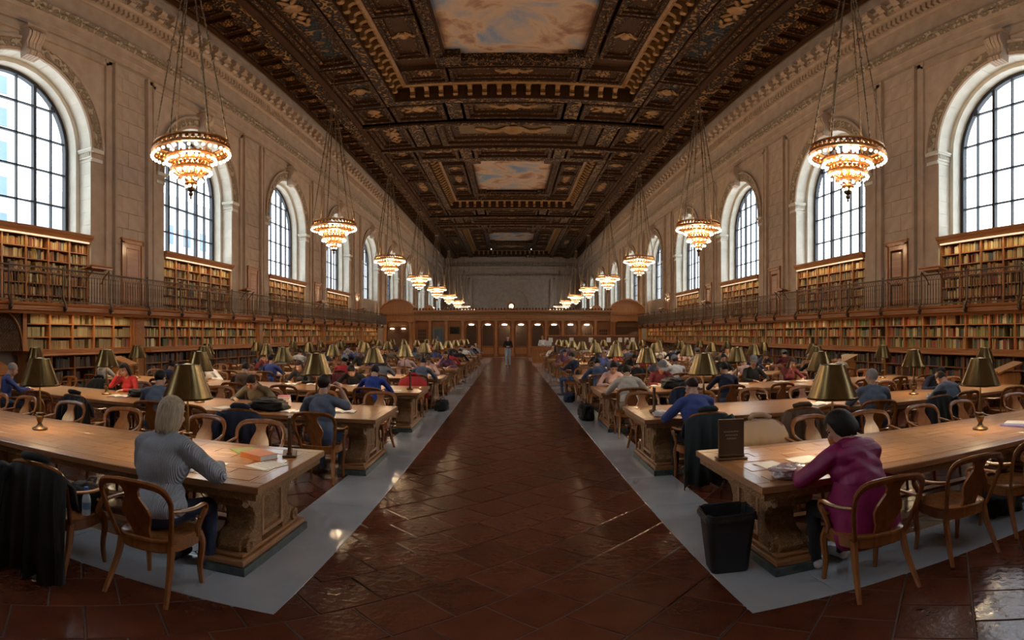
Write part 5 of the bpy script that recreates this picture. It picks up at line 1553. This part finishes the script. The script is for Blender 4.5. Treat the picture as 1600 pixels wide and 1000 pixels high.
PEOPLE_AT = set()
def sit(key, s, r, i, near, label, dx=0.0, dy=0.0, rot=0.0, chair_rot=0.0, x=None, back=1.06, **kw):
    """seat a person on chair i of a table side; the chair goes under them"""
    X = s*CHX[i] + dx if x is None else x
    sg = 1 if near else -1
    Y = ry(r) - sg*back + dy
    rz = (0 if near else PI) + rot
    o = person(key, X, Y, rz, label, **kw)
    OCC[(s, r, near, i)] = (X, Y + sg*.05, (0 if near else PI) + rot*.7 + chair_rot)
    PEOPLE_AT.add((s, r, near, i))
    return o
# ---- the people that can be told apart
sit('grey_woman', -1, 0, 0, True, 'woman with a blonde bob in a grey ribbed sweater at the nearest left table', x=-2.29, back=1.0, rot=-.05, chair_rot=.08, top='greyknit', pants='navy', hair='blonde', style='bob', sc=1.05)
sit('magenta_woman', 1, 0, 0, True, 'dark-haired woman in a magenta hooded jacket writing at the nearest right table', x=2.32, back=.98, rot=.10, chair_rot=-.12, top='magenta', pants='black', hair='black', style='crop', shoe='sneaker')
# the jacket's skirt and hood, worn by the woman in magenta
mw = [o for o in COL.objects if o.get('label', '').startswith('dark-haired woman in a magenta')][0]
sk = MB(); rg = []
for j in range(8):
    t = j/7; z = lerp(.80, .36, t); r_ = []
    for i in range(48):
        a = 2*PI*i/48; f = 1 + .045*t*math.sin(i*1.31) + .03*t*math.sin(i*2.6 + 1)
        fr_ = math.sin(a)
        ry_ = lerp(.19, .215, t) if fr_ < 0 else lerp(.20, .34, t)
        zz = z + (.17*t if fr_ > .2 else .17*t*max(0, (fr_+.2)/.4)) - .03*t*abs(math.cos(a))
        r_.append((lerp(.235, .285, t)*f*math.cos(a), ry_*f*fr_, zz))
    rg.append(r_)
for j in range(7, -1, -1): rg.append([(x*.95, y*.95, z) for x, y, z in rg[j]])
sk.loft(rg, cap=False); o_ = sk.build('jacket_skirt', CL['magenta'], mw, 'all')
hd_ = MB(); rg = []
for j in range(7):
    t = j/6; a = lerp(-.5, 1.9, t); r_ = []
    for i in range(26):
        b_ = 2*PI*i/26; w_ = 1 + .06*math.sin(i*1.7 + j)
        r_.append((.150*w_*math.cos(b_)*(.65+.35*math.sin(PI*(.15+.7*t))), .035*w_*math.sin(b_)*math.cos(a) - .075*math.sin(a) + .02, .05*w_*math.sin(b_)*math.sin(a) + .085*math.cos(a)))
    rg.append(r_)
hd_.loft(rg); h_o = hd_.build('hood', CL['magenta'], mw, 'all'); h_o.location = (0, .10, .99); h_o.rotation_euler = (-.35, 0, 0)
sit('tee_man', -1, 1, 0, True, 'man in a grey-blue T-shirt with a hand raised to his chin', x=-2.30, back=.92, top='slate', pants='jeans', hair='dark', style='short')
sit('blue_man', 1, 1, 0, True, 'balding man in a blue shirt seated at the second right table', x=2.28, back=.95, rot=.12, top='blue', pants='black', hair='dark', style='bald')
sit('cream_man', 1, 2, 0, True, 'man in a cream sweater bent over the third right table', x=2.12, back=1.0, top='cream', pants='khaki', hair='dark', style='short')
sit('upright_b', -1, 1, 3, True, 'man in a grey shirt seen from behind at the second left table', x=-4.75, back=.95, top='slate', pants='jeans', hair='black', style='short', rot=.30)
sit('chin', -1, 1, 5, False, 'person in a red top resting head on hand beside a lamp', x=-6.75, back=.95, top='red', pants='jeans', hair='dark', style='long')
sit('read', -1, 1, 6, True, 'grey-haired man in a blue shirt at the left edge', x=-8.22, back=1.0, rot=-.5, top='blue', pants='navy', hair='grey', style='bald')
sit('write', -1, 2, 3, True, 'broad man in a dark brown sweater seen from behind beside a left lamp', x=-5.15, back=1.0, top='brown', pants='black', hair='dark')
sit('bent', -1, 1, 2, False, 'person with a bowed dark head in an olive knit behind stacked red books', x=-4.0, back=.95, top='olive', pants='jeans', hair='dark')
sit('write_f', -1, 2, 2, False, 'woman in black writing behind the second left lamp', x=-4.55, back=.95, top='black', hair='brown', style='long')
sit('bent', -1, 2, 1, False, 'young man in black bent low over his notes on the left', x=-3.3, back=.9, top='black', hair='dark')
sit('write', -1, 2, 0, True, 'man in a royal blue top seen from behind at the third left table', x=-2.48, back=1.0, top='royal', pants='navy', hair='black')
sit('write_f', -1, 3, 0, False, 'woman in a pale pink top facing forward at the fourth left table', x=-2.2, back=.95, top='pink', hair='brown', style='bun')
sit('chin', -1, 4, 0, False, 'woman in plum with head on hand at the fifth left table', x=-2.1, back=.95, top='purple', hair='dark', style='long')
sit('upright_l', 1, 1, 3, True, 'white-haired man in a slate shirt looking left at the second right table', x=4.95, back=.95, rot=-.40, top='slate', pants='navy', hair='grey', style='short')
sit('bent', 1, 1, 5, True, 'man in a grey-blue shirt with bowed head behind a right lamp', x=6.75, back=.9, top='slate', hair='brown')
sit('bent', 1, 1, 6, False, 'dark-clothed person leaning across the second right table', x=7.75, back=.9, top='navy', hair='black', style='short')
sit('chin', 1, 2, 4, False, 'woman in maroon with her cheek on her hand at the third right table', x=6.35, back=.95, top='maroon', hair='brown', style='long')
sit('upright', 1, 2, 3, False, 'man in black sitting upright beside the woman in maroon', x=5.45, back=1.0, top='black', hair='dark', style='capped')
sit('write_f', 1, 2, 0, False, 'woman in pink facing forward at the third right table, by the aisle', x=2.15, back=.95, top='pink', hair='dark', style='bun')
sit('write', 1, 3, 0, True, 'person in a denim shirt seen from behind at the fourth right table', x=2.1, back=1.0, top='jeans', hair='black')
sit('read', 1, 2, 2, True, 'person in a dark navy jacket seen behind the second right lamp', x=4.0, back=1.0, top='navy', hair='black')
sit('write', 1, 2, 1, False, 'person in a wine-red top bent over the third right table', x=3.2, back=.95, top='maroon', hair='dark', style='capped')
sit('read', 1, 4, 0, True, 'reader in dark navy with blue jeans sitting sideways by the aisle', x=1.95, back=1.0, rot=.9, top='navy', pants='jeans', hair='dark')
person('stand', -.12, 32.3, PI, 'person in a black top and pale jeans standing in the middle of the aisle', top='black', pants='palejeans', hair='brown')
person('stand', 2.15, 37.0, PI, 'person in a white shirt standing behind the service desk', top='white', pants='navy', hair='dark', style='bald')
person('stand', -6.1, 46.6, PI, 'person in blue standing before the door in the oak screen', top='slate', pants='navy', hair='dark')
# ---- the many other readers farther down the hall
tops = ['black','navy','grey','brown','maroon','slate','white','pink','olive','purple','red','cream','jeans','black','blue']
LOOKS = {}
for s in (-1, 1):
    for r in range(1, NROW[s]):
        for near in (True, False):
            for i in range(8):
                if (s, r, near, i) in PEOPLE_AT: continue
                if r == 1: continue
                p = .40 if r == 2 else .55
                if i == 0 and r > 4: p = .7
                if rnd.random() > p or (r == 2 and i < 4): continue
                far = r > 4
                key = rnd.choice(('far_write','far_read','far_f') if far else ('write','read','write_f','bent','upright','chin'))
                top = rnd.choice(tops); fem = key in ('far_f', 'write_f', 'chin')
                hair = rnd.choice(('black','dark','brown','dark','grey' if not fem else 'blonde'))
                style = rnd.choice(('bob','long','bun')) if fem else rnd.choice(('short','short','bald','capped'))
                lab = 'reader in %s, %s hair, %s table on the %s, %s side, %s seat' % (top if top not in ('jeans','slate') else ('denim' if top == 'jeans' else 'grey-blue'), hair, RORD[r], SD[s], 'near' if near else 'far', ['aisle','second','third','fourth','fifth','sixth','seventh','eighth'][i])
                sit(key, s, r, i, near, lab, back=rnd.uniform(.92, 1.05), rot=rnd.gauss(0, .12), top=top, pants=rnd.choice(('jeans','black','navy','khaki')), hair=hair, style=style,
                    skin=rnd.choice(('skin','skin','skin','skin_dark')), face=not near and r < 6, group='readers farther down the hall')
# ================================================================ coats, bags, books and papers
OCC[(-1,0,True,1)] = (-3.02, ry(0)-1.15, .05)
OCC[(-1,0,True,2)] = (-3.98, ry(0)-1.12, .0)
OCC[(1,0,True,1)] = (3.2, ry(0)-.95, -.1)
OCC[(-1,0,True,3)] = 'none'
for i_, x_ in enumerate((-2.55, -3.32, -4.44, -5.45, -6.4)): OCC[(-1,0,False,i_)] = (x_, ry(0)+.98+.03*(i_ % 2), PI + (.12, -.1, .15, .05, -.1)[i_])
for i_, x_ in enumerate((2.58, 3.28, 4.02, 4.93, 5.7)): OCC[(1,0,False,i_)] = (x_, ry(0)+.98+.03*(i_ % 2), PI + (-.05, .1, -.12, -.05, .1)[i_])
OCC[(1,1,True,1)] = (3.56, ry(1)-1.02, -.1)
OCC[(1,1,True,4)] = (5.92, ry(1)-1.0, .05)
OCC[(-1,1,True,1)] = (-3.25, ry(1)-1.0, .1)
x_, y_, r_ = OCC[(-1,0,True,0)]; OCC[(-1,0,True,0)] = (x_+.07, y_-.10, r_)
x_, y_, r_ = OCC[(1,0,True,0)]; OCC[(1,0,True,0)] = (x_-.03, y_-.08, r_)
place_chairs()
def coat(x, y, rz, m, label, zlow=.35, seed=0, width=.30, name='coat'):
    """a coat hung over a chair back: heavy front and back falls with folds, shoulders and a sleeve"""
    r_ = random.Random(seed)
    C = empty(name, (x, y, 0), rz, label=label, cat='coat')
    mb = MB(); rings = []
    n_ = 22
    for i in range(n_+1):
        t = -1 + 2*i/n_; X = t*width*(1 + .02*math.sin(i*2.1)); f = .020*math.sin(i*1.35 + seed) + .012*math.sin(i*2.9 + seed*2)
        dz = -.10*abs(t)**3; zl = zlow + .03*math.sin(i*.9 + seed)
        top = .915 + dz
        spread = (1 + .10*t*t)
        rings.append([(X, -.20+f*.4, .56), (X, -.235+f*.4, .74), (X, -.285, top-.03), (X, -.325, top), (X, -.375, top-.03), (X*1.02, -.405+f, lerp(top, zl, .3)),
                      (X*1.05*spread, -.42+f*1.6, lerp(top, zl, .65)), (X*1.08*spread, -.42+f*2.2, zl), (X*1.05*spread, -.375+f*2.0, zl+.005), (X*1.02, -.36+f, lerp(top, zl, .6)), (X, -.33, .80), (X, -.29, .76), (X, -.235+f*.4, .60)])
    mb.loft(rings); mb.build('coat_body', m, C, 'all')
    q = r_.choice((-1, 1))
    mb = MB().tube([(q*width*.75, -.40, .86), (q*width*.95, -.44, .72), (q*width*.98, -.455, .55), (q*width*.9, -.45, max(zlow+.08, .42))], [.05, .062, .058, .05], 10)
    mb.build('sleeve', m, C, 'all')
    mb = MB().tube([(-.12, -.30, .93), (-.06, -.37, .955), (.06, -.37, .955), (.12, -.30, .93)], [.025, .034, .034, .025], 8); mb.build('collar', m, C, 'all')
    return C
def on_chair(s, r, i, near): 
    o = OCC.get((s, r, near, i)); return o
M['beige'] = cloth('beige_pink_quilt', (.50,.36,.28), (.55,.38,.20), .3, 10)
coat(-3.02, ry(0)-1.15, .05, CL['black'], 'long black coat hung on the second chair at the nearest left table', .03, 1, .31)
coat(-3.98, ry(0)-1.12, .0, CL['navy'], 'dark jacket hung on a chair at the left edge of the nearest table', .35, 3)
x, y, z = OCC[(1,1,True,0)]; coat(x, y, z, cloth('dark_green_wool', (.016,.026,.030)), 'long dark green coat hung on the chair of the man in the blue shirt', .03, 5, .31)
def occ_coat(s, r, i, near, m, label, zlow=.4, seed=2, width=.30):
    d = .95; x = s*CHX[i]; y = ry(r) + (-d if near else d)
    if (s, r, near, i) in OCC: return coat(*OCC[(s, r, near, i)], m, label, zlow, seed, width)
    for o in list(COL.objects):
        if o.name.startswith('library_chair') and o.parent is None and abs(o.location.x-x) < .3 and abs(o.location.y-y) < .3: x, y, rz = o.location.x, o.location.y, o.rotation_euler[2]; break
    else: rz = 0 if near else PI
    return coat(x, y, rz, m, label, zlow, seed, width)
occ_coat(1, 0, 0, False, M['beige'], 'beige and pink quilted jacket over the far chair at the nearest right table', .45, 7)
occ_coat(1, 1, 1, True, CL['brown'], 'dark brown coat hung on a chair beside the balding man', .25, 8)
occ_coat(1, 1, 4, True, CL['black'], 'black coat spread over a chair back beside the white-haired man', .30, 9, .34)
occ_coat(-1, 1, 1, True, CL['navy'], 'navy jacket over a chair back beside the man in the T-shirt', .5, 10)
occ_coat(-1, 1, 6, False, CL['black'], 'black jacket over a far chair at the second left table', .5, 11)
occ_coat(-1, 2, 0, False, CL['red'], 'bright red coat over a far chair at the third left table', .4, 12)
occ_coat(1, 2, 1, True, CL['navy'], 'blue-black coat heaped on a chair at the third right table', .35, 13)
occ_coat(1, 3, 1, False, CL['black'], 'black coat over a far chair at the fourth right table', .4, 14)
occ_coat(-1, 3, 2, True, CL['maroon'], 'maroon coat over a near chair at the fourth left table', .4, 15)
occ_coat(-1, 1, 4, True, CL['black'], 'black coat over a near chair beside the man in the grey shirt', .4, 16)
def bag(x, y, z, sx_, sy_, sz_, m, label, seed=0, rz=0, strap=True):
    mb = MB()
    mb.ell((0,0,0), (1,1,1), 40, 28); vs = []
    for v in mb.v:
        n = Vector(v); k = 1 + .26*mnoise.noise(n*1.9 + Vector((seed,0,0))) + .16*mnoise.noise(n*4.2 + Vector((0,seed,0))) + .08*mnoise.noise(n*9 + Vector((0,0,seed)))
        p = Vector([math.copysign(abs(c)**.72, c) for c in n])*k
        vs.append((p.x*sx_, p.y*sy_, max(p.z, -.85)*sz_ + .85*sz_))
    mb.v = vs
    if not strap:
        B = mb.build('bag', m, None, 'all', loc=(x, y, z), label=label, cat='bag'); B.rotation_euler = (0, 0, rz); return B
    B = empty('bag', (x, y, z), rz, label=label, cat='bag'); mb.build('bag_body', m, B, 'all')
    if strap:
        MB().tube([(-sx_*.5, sy_*.3, sz_*1.5), (-sx_*.3, sy_*.9, sz_*1.9), (sx_*.2, sy_*.7, sz_*2.05), (sx_*.5, sy_*.1, sz_*1.5)], .014, 6, flat=.5).build('strap', CL['black'], B, True)
    return B
HT = TH + .004
bag(4.27, 3.55, 0, .26, .18, .12, CL['black'], 'black bag lying on the floor under the nearest right table', 2)
bag(-3.30, ry(1)-.28, TH, .26, .18, .085, CL['black'], 'crumpled black bag lying on the second left table', 5)
bag(-5.9, ry(1)+.1, TH, .20, .14, .075, CL['black'], 'black bag on the second left table near the red-topped reader', 8)
bag(3.2, ry(2)-.1, TH, .26, .18, .11, CL['black'], 'dark jacket bundle heaped on the third right table', 6, .4)
bag(1.60, ry(2)+.95, .004, .14, .2, .2, CL['black'], 'black rucksack standing on the marble by the third right table', 7, .2)
bag(1.60, ry(3)+.9, .004, .15, .2, .14, CL['navy'], 'dark bag on the marble by the fourth right table', 9)
bag(-1.62, ry(3)-.9, .004, .16, .2, .15, CL['black'], 'black bag on the floor at the end of the fourth left table', 10)
bag(-2.95, ry(0)-1.02, .47, .15, .13, .11, CL['black'], 'small black bag on the seat beside the water bottle', 11)
# plastic bag on the magenta woman's table
M['plastic'] = pm('clear_crinkled_plastic', (.45,.40,.42), (.30,.10,.17), scale=9, rough=.12, bump=.9, bscale=14, dist=.03, coat=.6)
bag(1.98, ry(0)-.50, HT, .155, .11, .045, M['plastic'], 'shiny plastic bag with a magenta item on the nearest right table', 3, .2, False)
M['whiteplastic'] = pm('white_plastic_bag', (.6,.6,.6), (.75,.75,.76), scale=6, rough=.3, bump=.8, bscale=10, dist=.03)
bag(1.95, ry(1)-.42, TH, .10, .08, .04, M['whiteplastic'], 'small white plastic bag on the second right table', 4, .1, False)
# water bottle on the second chair
b = empty('water_bottle', (-2.80, ry(0)-1.16, .47), label='clear water bottle with a blue cap on the second left chair', cat='bottle')
MB().lathe([(.03,0),(.033,.01),(.033,.12),(.028,.15),(.013,.185),(.013,.2)], 14).build('bottle_body', pm('bottle_plastic', (.55,.65,.70), rough=.08, coat=.5), b, True)
MB().lathe([(.016,.195),(.016,.222)], 12).build('cap', pm('blue_cap', (.03,.12,.5), rough=.4), b)
MB().lathe([(.0335,.05),(.0335,.105)], 14, cap=False).build('bottle_label', pm('bottle_label', (.2,.35,.55), rough=.5), b)
# waste bin
wbn = empty('waste_bin', (1.56, 3.80, .004), -.12, label='black plastic waste bin standing on the marble by the aisle', cat='bin')
def rrect(a, b, r, z, n=4):
    o = []
    for cx, cy, s0 in ((a-r, b-r, 0), (-a+r, b-r, 1), (-a+r, -b+r, 2), (a-r, -b+r, 3)):
        for k in range(n+1):
            t = (s0 + k/n)*PI/2; o.append((cx + r*math.cos(t), cy + r*math.sin(t), z))
    return o
MB().loft([rrect(.135,.105,.04,0), rrect(.14,.11,.04,.01), rrect(.185,.145,.045,.46), rrect(.195,.155,.05,.465), rrect(.195,.155,.05,.49), rrect(.18,.14,.045,.49), rrect(.135,.105,.04,.02)], cap=True).build('bin_shell', M['black'], wbn, True)
lin = MB()
rg = []
for z, o in ((.20,-.03), (.40,-.012), (.495,-.006), (.50,.004), (.46,.016), (.44,.014)):
    pr = rrect(.183+o, .143+o, .045, z); rg.append([(x*(1+.02*math.sin(i*2.3)), y*(1+.02*math.cos(i*1.9)), zz + .008*math.sin(i*1.7)) for i, (x, y, zz) in enumerate(pr)])
lin.loft(rg, cap=False).build('bin_liner', pm('black_liner', (.02,.022,.03), rough=.25, bump=.6, c2=(.03,.034,.045), bscale=20), wbn, True)
# sign stands at the table ends
M['sign'] = pm('sign_board', (.055,.035,.022), (.075,.05,.03), rough=.4)
M['signtext'] = pm('sign_lettering', (.55,.52,.46), rough=.7)
def sign(x, y, rz, label, text=True):
    S = empty('table_sign', (x, y, HT), rz, label=label, cat='sign', group='sign stands at the table ends')
    MB().cbox(-.13, .13, -.06, .06, 0, .018, .005).cbox(-.11, .11, -.022, .022, .018, .04, .004).build('sign_base', M['bronze'], S)
    MB().cbox(-.105, .105, -.008, .008, .03, .34, .003).build('sign_board', M['sign'], S)
    f = MB()
    for x0, x1, z0, z1 in ((-.11,.11,.335,.347), (-.11,-.10,.03,.34), (.10,.11,.03,.34)): f.box(x0, x1, -.012, .012, z0, z1)
    f.build('sign_frame', M['bronze'], S)
    if text:
        t = MB(); r_ = random.Random(3)
        for j, (z, w_) in enumerate(((.235,.065), (.205,.05), (.175,.04))):
            xx = -w_
            while xx < w_:
                l = r_.uniform(.005, .012)
                for q in range(2): t.box(xx, xx+l*.45, -.0105, -.009, z + q*.006, z + .004 + q*.006)
                xx += l + .002
        t.build('lettering', M['signtext'], S, kind='stuff')
    return S
sign(1.82, 4.34, -.12, 'dark sign with three short lines of lettering on the nearest right table')
sign(-1.88, 4.50, 1.93, 'sign stand seen edge-on at the end of the nearest left table')
sign(1.95, ry(1)-.05, 1.40, 'sign stand seen edge-on at the end of the second right table', False)
sign(-1.95, ry(2)+.0, 1.70, 'sign stand seen edge-on at the end of the third left table', False)
# loose books and papers
def book(x, y, z, w_, l, t, rz, c, label, cover=None, group=None):
    B = empty('book', (x, y, z), rz, label=label, cat='book', group=group)
    MB().box(-w_/2+.004, w_/2-.006, -l/2+.004, l/2-.004, .003, t-.003).build('pages', M['paper'], B)
    cm = cover or pm('cover_%d' % rnd.randrange(10**6), c, tuple(min(1, k*1.25) for k in c), scale=8, rough=.4)
    cv = MB().cbox(-w_/2, w_/2, -l/2, l/2, 0, .003, .0005).cbox(-w_/2, w_/2, -l/2, l/2, t-.003, t, .0005).box(-w_/2-.002, -w_/2+.003, -l/2, l/2, 0, t)
    cv.build('cover', cm, B)
    return B
def openbook(x, y, z, rz, label, sc=1.0, group=None):
    B = empty('open_book', (x, y, z+.0015), rz, label=label, cat='book', group=group)
    for q in (-1, 1):
        n_ = 7; top = [(q*.155*sc*i/n_, .022*sc*math.sin(PI*.9*(i/n_)**.7)*.9 + .004) for i in range(n_+1)]
        MB().loft([[(a, yy, h_) for a, h_ in top] + [(q*.155*sc, yy, .002), (0, yy, .002)] for yy in (-.115*sc, .115*sc)]).build('page_block', M['paper'], B)
    MB().cbox(-.162*sc, .162*sc, -.12*sc, .12*sc, 0, .003, .001).build('cover', CL['navy'], B)
    return B
def paper(x, y, z, rz, label, w_=.21, l=.29, lines=False, group=None, n=1):
    p = MB().box(-w_/2, w_/2, -l/2, l/2, 0, .0012*n)
    if not lines:
        B = p.build('paper_sheet', M['paper'], None, loc=(x, y, z+.0012), label=label, cat='paper', group=group); B.rotation_euler = (0, 0, rz); return B
    B = empty('paper_sheet', (x, y, z), rz, label=label, cat='paper', group=group); p.build('sheet', M['paper'], B)
    if lines:
        t = MB()
        for k in range(5): t.box(-w_*.42, w_*.40, l*.36 - k*l*.15, l*.36 - k*l*.15 + .006, .0012*n, .0012*n+.0006)
        t.build('printed_lines', pm('ink', (.08,.08,.09)), B, kind='stuff')
    return B
M['orange'] = pm('orange_cover', (.55,.17,.05), (.62,.22,.08), scale=5, rough=.4)
M['green'] = pm('green_cover', (.20,.30,.07), (.40,.38,.12), scale=14, rough=.4)
book(-2.07, 4.28, HT, .20, .26, .045, 1.15, None, 'thick orange paperback on the nearest left table', M['orange'])
book(-2.27, 4.45, HT, .22, .28, .012, .9, None, 'green-covered magazine beside the orange book', M['green'])
paper(-1.89, 4.05, HT, -.35, 'printed sheet with dark lines near the corner of the nearest left table', .22, .29, True)
paper(-2.72, 3.88, HT, .2, 'white sheet of paper on the table left of the woman in grey', .2, .26)
paper(-2.3, 3.85, HT, .0, 'open notes in front of the woman in grey', .24, .2, False, n=3)
paper(2.02, 3.98, HT, .15, 'white sheet under the hand of the woman in magenta', .2, .27)
paper(2.35, 4.02, HT, .1, 'bright paper pages in front of the woman in magenta', .26, .22, n=4)
book(5.12, 3.98, HT, .24, .32, .02, .3, (.18,.16,.36), 'purple folder on the nearest right table at the right edge')
paper(5.2, 4.02, HT+.021, .5, 'white papers on the purple folder at the right edge', .21, .3, n=5)
k = 0
for j, t in enumerate((.04,.035,.05,.03)):
    book(-3.28, ry(1)+.22, TH+k, .18, .25, t, .15+.06*j, [(.45,.04,.06),(.5,.3,.12),(.42,.03,.06),(.4,.05,.08)][j], '%s in the stack of red books on the second left table' % ['bottom book','second book from the bottom','third book','topmost book'][j], group='stack of red books'); k += t
openbook(-2.25, ry(1)-.1, TH, .1, 'open book in front of the man in the T-shirt'); openbook(-2.9, ry(1)-.35, TH, -.1, 'open magazine beside the black bag on the second left table')
openbook(2.05, ry(1)-.3, TH, .1, 'open notebook in front of the balding man in blue'); openbook(5.85, ry(1)+.05, TH, .5, 'open white book on the second right table beside a lamp', 1.1)
openbook(-6.2, ry(1)-.1, TH, .3, 'open book on the second left table near the lamp', 1.1); openbook(6.4, ry(2)+.25, TH, 0, 'open book before the woman in maroon')
openbook(4.5, ry(1)-.2, TH, .2, 'open newspaper before the white-haired man', 1.2); openbook(-4.6, ry(2)+.3, TH, .0, 'open book before the woman in black')
# laptop on the fourth left table
lt = empty('laptop', (-2.35, ry(3)-.25, TH), .0, label='open white laptop with a dark screen on the fourth left table', cat='laptop')
MB().cbox(-.16, .16, -.11, .11, 0, .018, .003).build('keyboard_base', pm('white_plastic', (.65,.65,.63), rough=.4), lt)
MB().obox((0, -.145, .115), (.32, .012, .22), rx=.3).build('lid', pm('white_lid', (.7,.7,.68), rough=.35), lt)
MB().obox((0, -.153, .116), (.28, .004, .18), rx=.3).build('display', pm('laptop_display', (.02,.02,.025), rough=.2), lt)
# scattered study things farther away
ONTAB = [o for o in COL.objects if o.parent is None and o.get('category') in ('book','paper','laptop','bag','sign') and .7 < o.location.z < .9]
for s in (-1, 1):
    for r in range(1, NROW[s]):
        for i in range(8):
            for near in (True, False):
                if (s, r, near, i) in PEOPLE_AT and r > 1 or rnd.random() < .06:
                    x = s*CHX[i] + rnd.uniform(-.1, .1); y = ry(r) + (-1 if near else 1)*rnd.uniform(.28, .42)
                    if min(abs(abs(x)-l) for l in LX) < .26 and abs(y-ry(r)) < .32: continue
                    if any(abs(x-o.location.x) < .36 and abs(y-o.location.y) < .3 for o in ONTAB): continue
                    seat = ['aisle','second','third','fourth','fifth','sixth','seventh','eighth'][i]
                    w_ = '%s side seat %s, %s table on the %s' % ('near' if near else 'far', seat, RORD[r], SD[s])
                    if rnd.random() < .55: openbook(x, y, TH, rnd.gauss(0, .2), 'open book at the ' + w_, group='open books on the far tables')
                    else: paper(x, y, TH, rnd.gauss(0, .3), 'loose papers at the ' + w_, group='papers on the far tables', n=3)
# lecterns by the wall shelves
def lectern(x, y, rz, label):
    L = empty('reading_stand', (x, y, 0), rz, label=label, cat='lectern')
    b = MB().cbox(-.30, .30, -.22, .22, 0, .08, .01).box(-.26, .26, -.18, .18, .08, .92); b.build('stand_body', M['oak_v'], L)
    for q in (-1, 1):
        pr = [(-.2,.10),(.2,.10),(.24,.25),(.17,.45),(.19,.65),(.27,.86),(.24,.98),(-.24,.98),(-.27,.86),(-.19,.65),(-.17,.45),(-.24,.25)]
        MB().prism(pr, 'x', *sorted((q*.26, q*.31))).build('side_scroll', M['oak_v'], L)
    MB().obox((0, 0, 1.08), (.78, .62, .04), rx=.38).build('sloping_desk', M['oak'], L)
    MB().obox((0, -.31, .985), (.78, .03, .06), rx=.38).build('book_rest', M['oak'], L)
    return L
lectern(-10.1, 12.2, 1.9, 'oak reading stand with a sloping top beyond the left tables'); lectern(9.9, 8.0, -2.2, 'carved oak reading stand with a sloping top at the right edge')
lectern(9.9, 14.5, -1.6, 'oak reading stand by the right wall shelves'); lectern(-9.95, 7.5, 1.6, 'oak reading stand by the left wall shelves near the left edge')
# service desk, its computer and the low partition behind
dk = empty('service_desk', (2.05, 35.6, 0), label='oak service desk at the end of the right tables', cat='desk')
MB().box(-.65, .65, -.35, .35, 0, 1.02).build('desk_body', M['screen_oak'], dk); MB().cbox(-.72, .72, -.42, .42, 1.02, 1.07, .01).build('desk_top', M['oak'], dk)
for q in (-.32, .32): MB().box(q-.26, q+.26, -.375, -.35, .15, .9).build('desk_panel', M['oak_v'], dk)
pc = empty('desk_computer', (2.45, 35.5, 1.07), label='pale computer monitor on the service desk', cat='computer')
MB().cbox(-.2, .2, -.15, .15, .05, .38, .02).build('monitor_case', pm('pale_case', (.6,.6,.58)), pc); MB().cbox(-.12, .12, -.1, .1, 0, .05, .01).build('monitor_foot', pm('pale_foot', (.5,.5,.48)), pc)
pt = empty('low_partition', (6.4, 42.5, 0), label='low dark oak partition with white notices in front of the screen', cat='partition')
MB().box(-3.6, 3.6, -.04, .04, 0, 1.75).build('partition_panel', M['oak_dark'], pt); MB().box(-3.65, 3.65, -.07, .07, 1.72, 1.80).build('partition_rail', M['oak'], pt)
for j, x in enumerate((-3.3, -1.7, -.2, 1.2, 2.1, 2.6, 3.1)):
    MB().box(x-.16, x+.16, -.055, -.04, 1.25, 1.60).build('notice', M['paper'], pt)
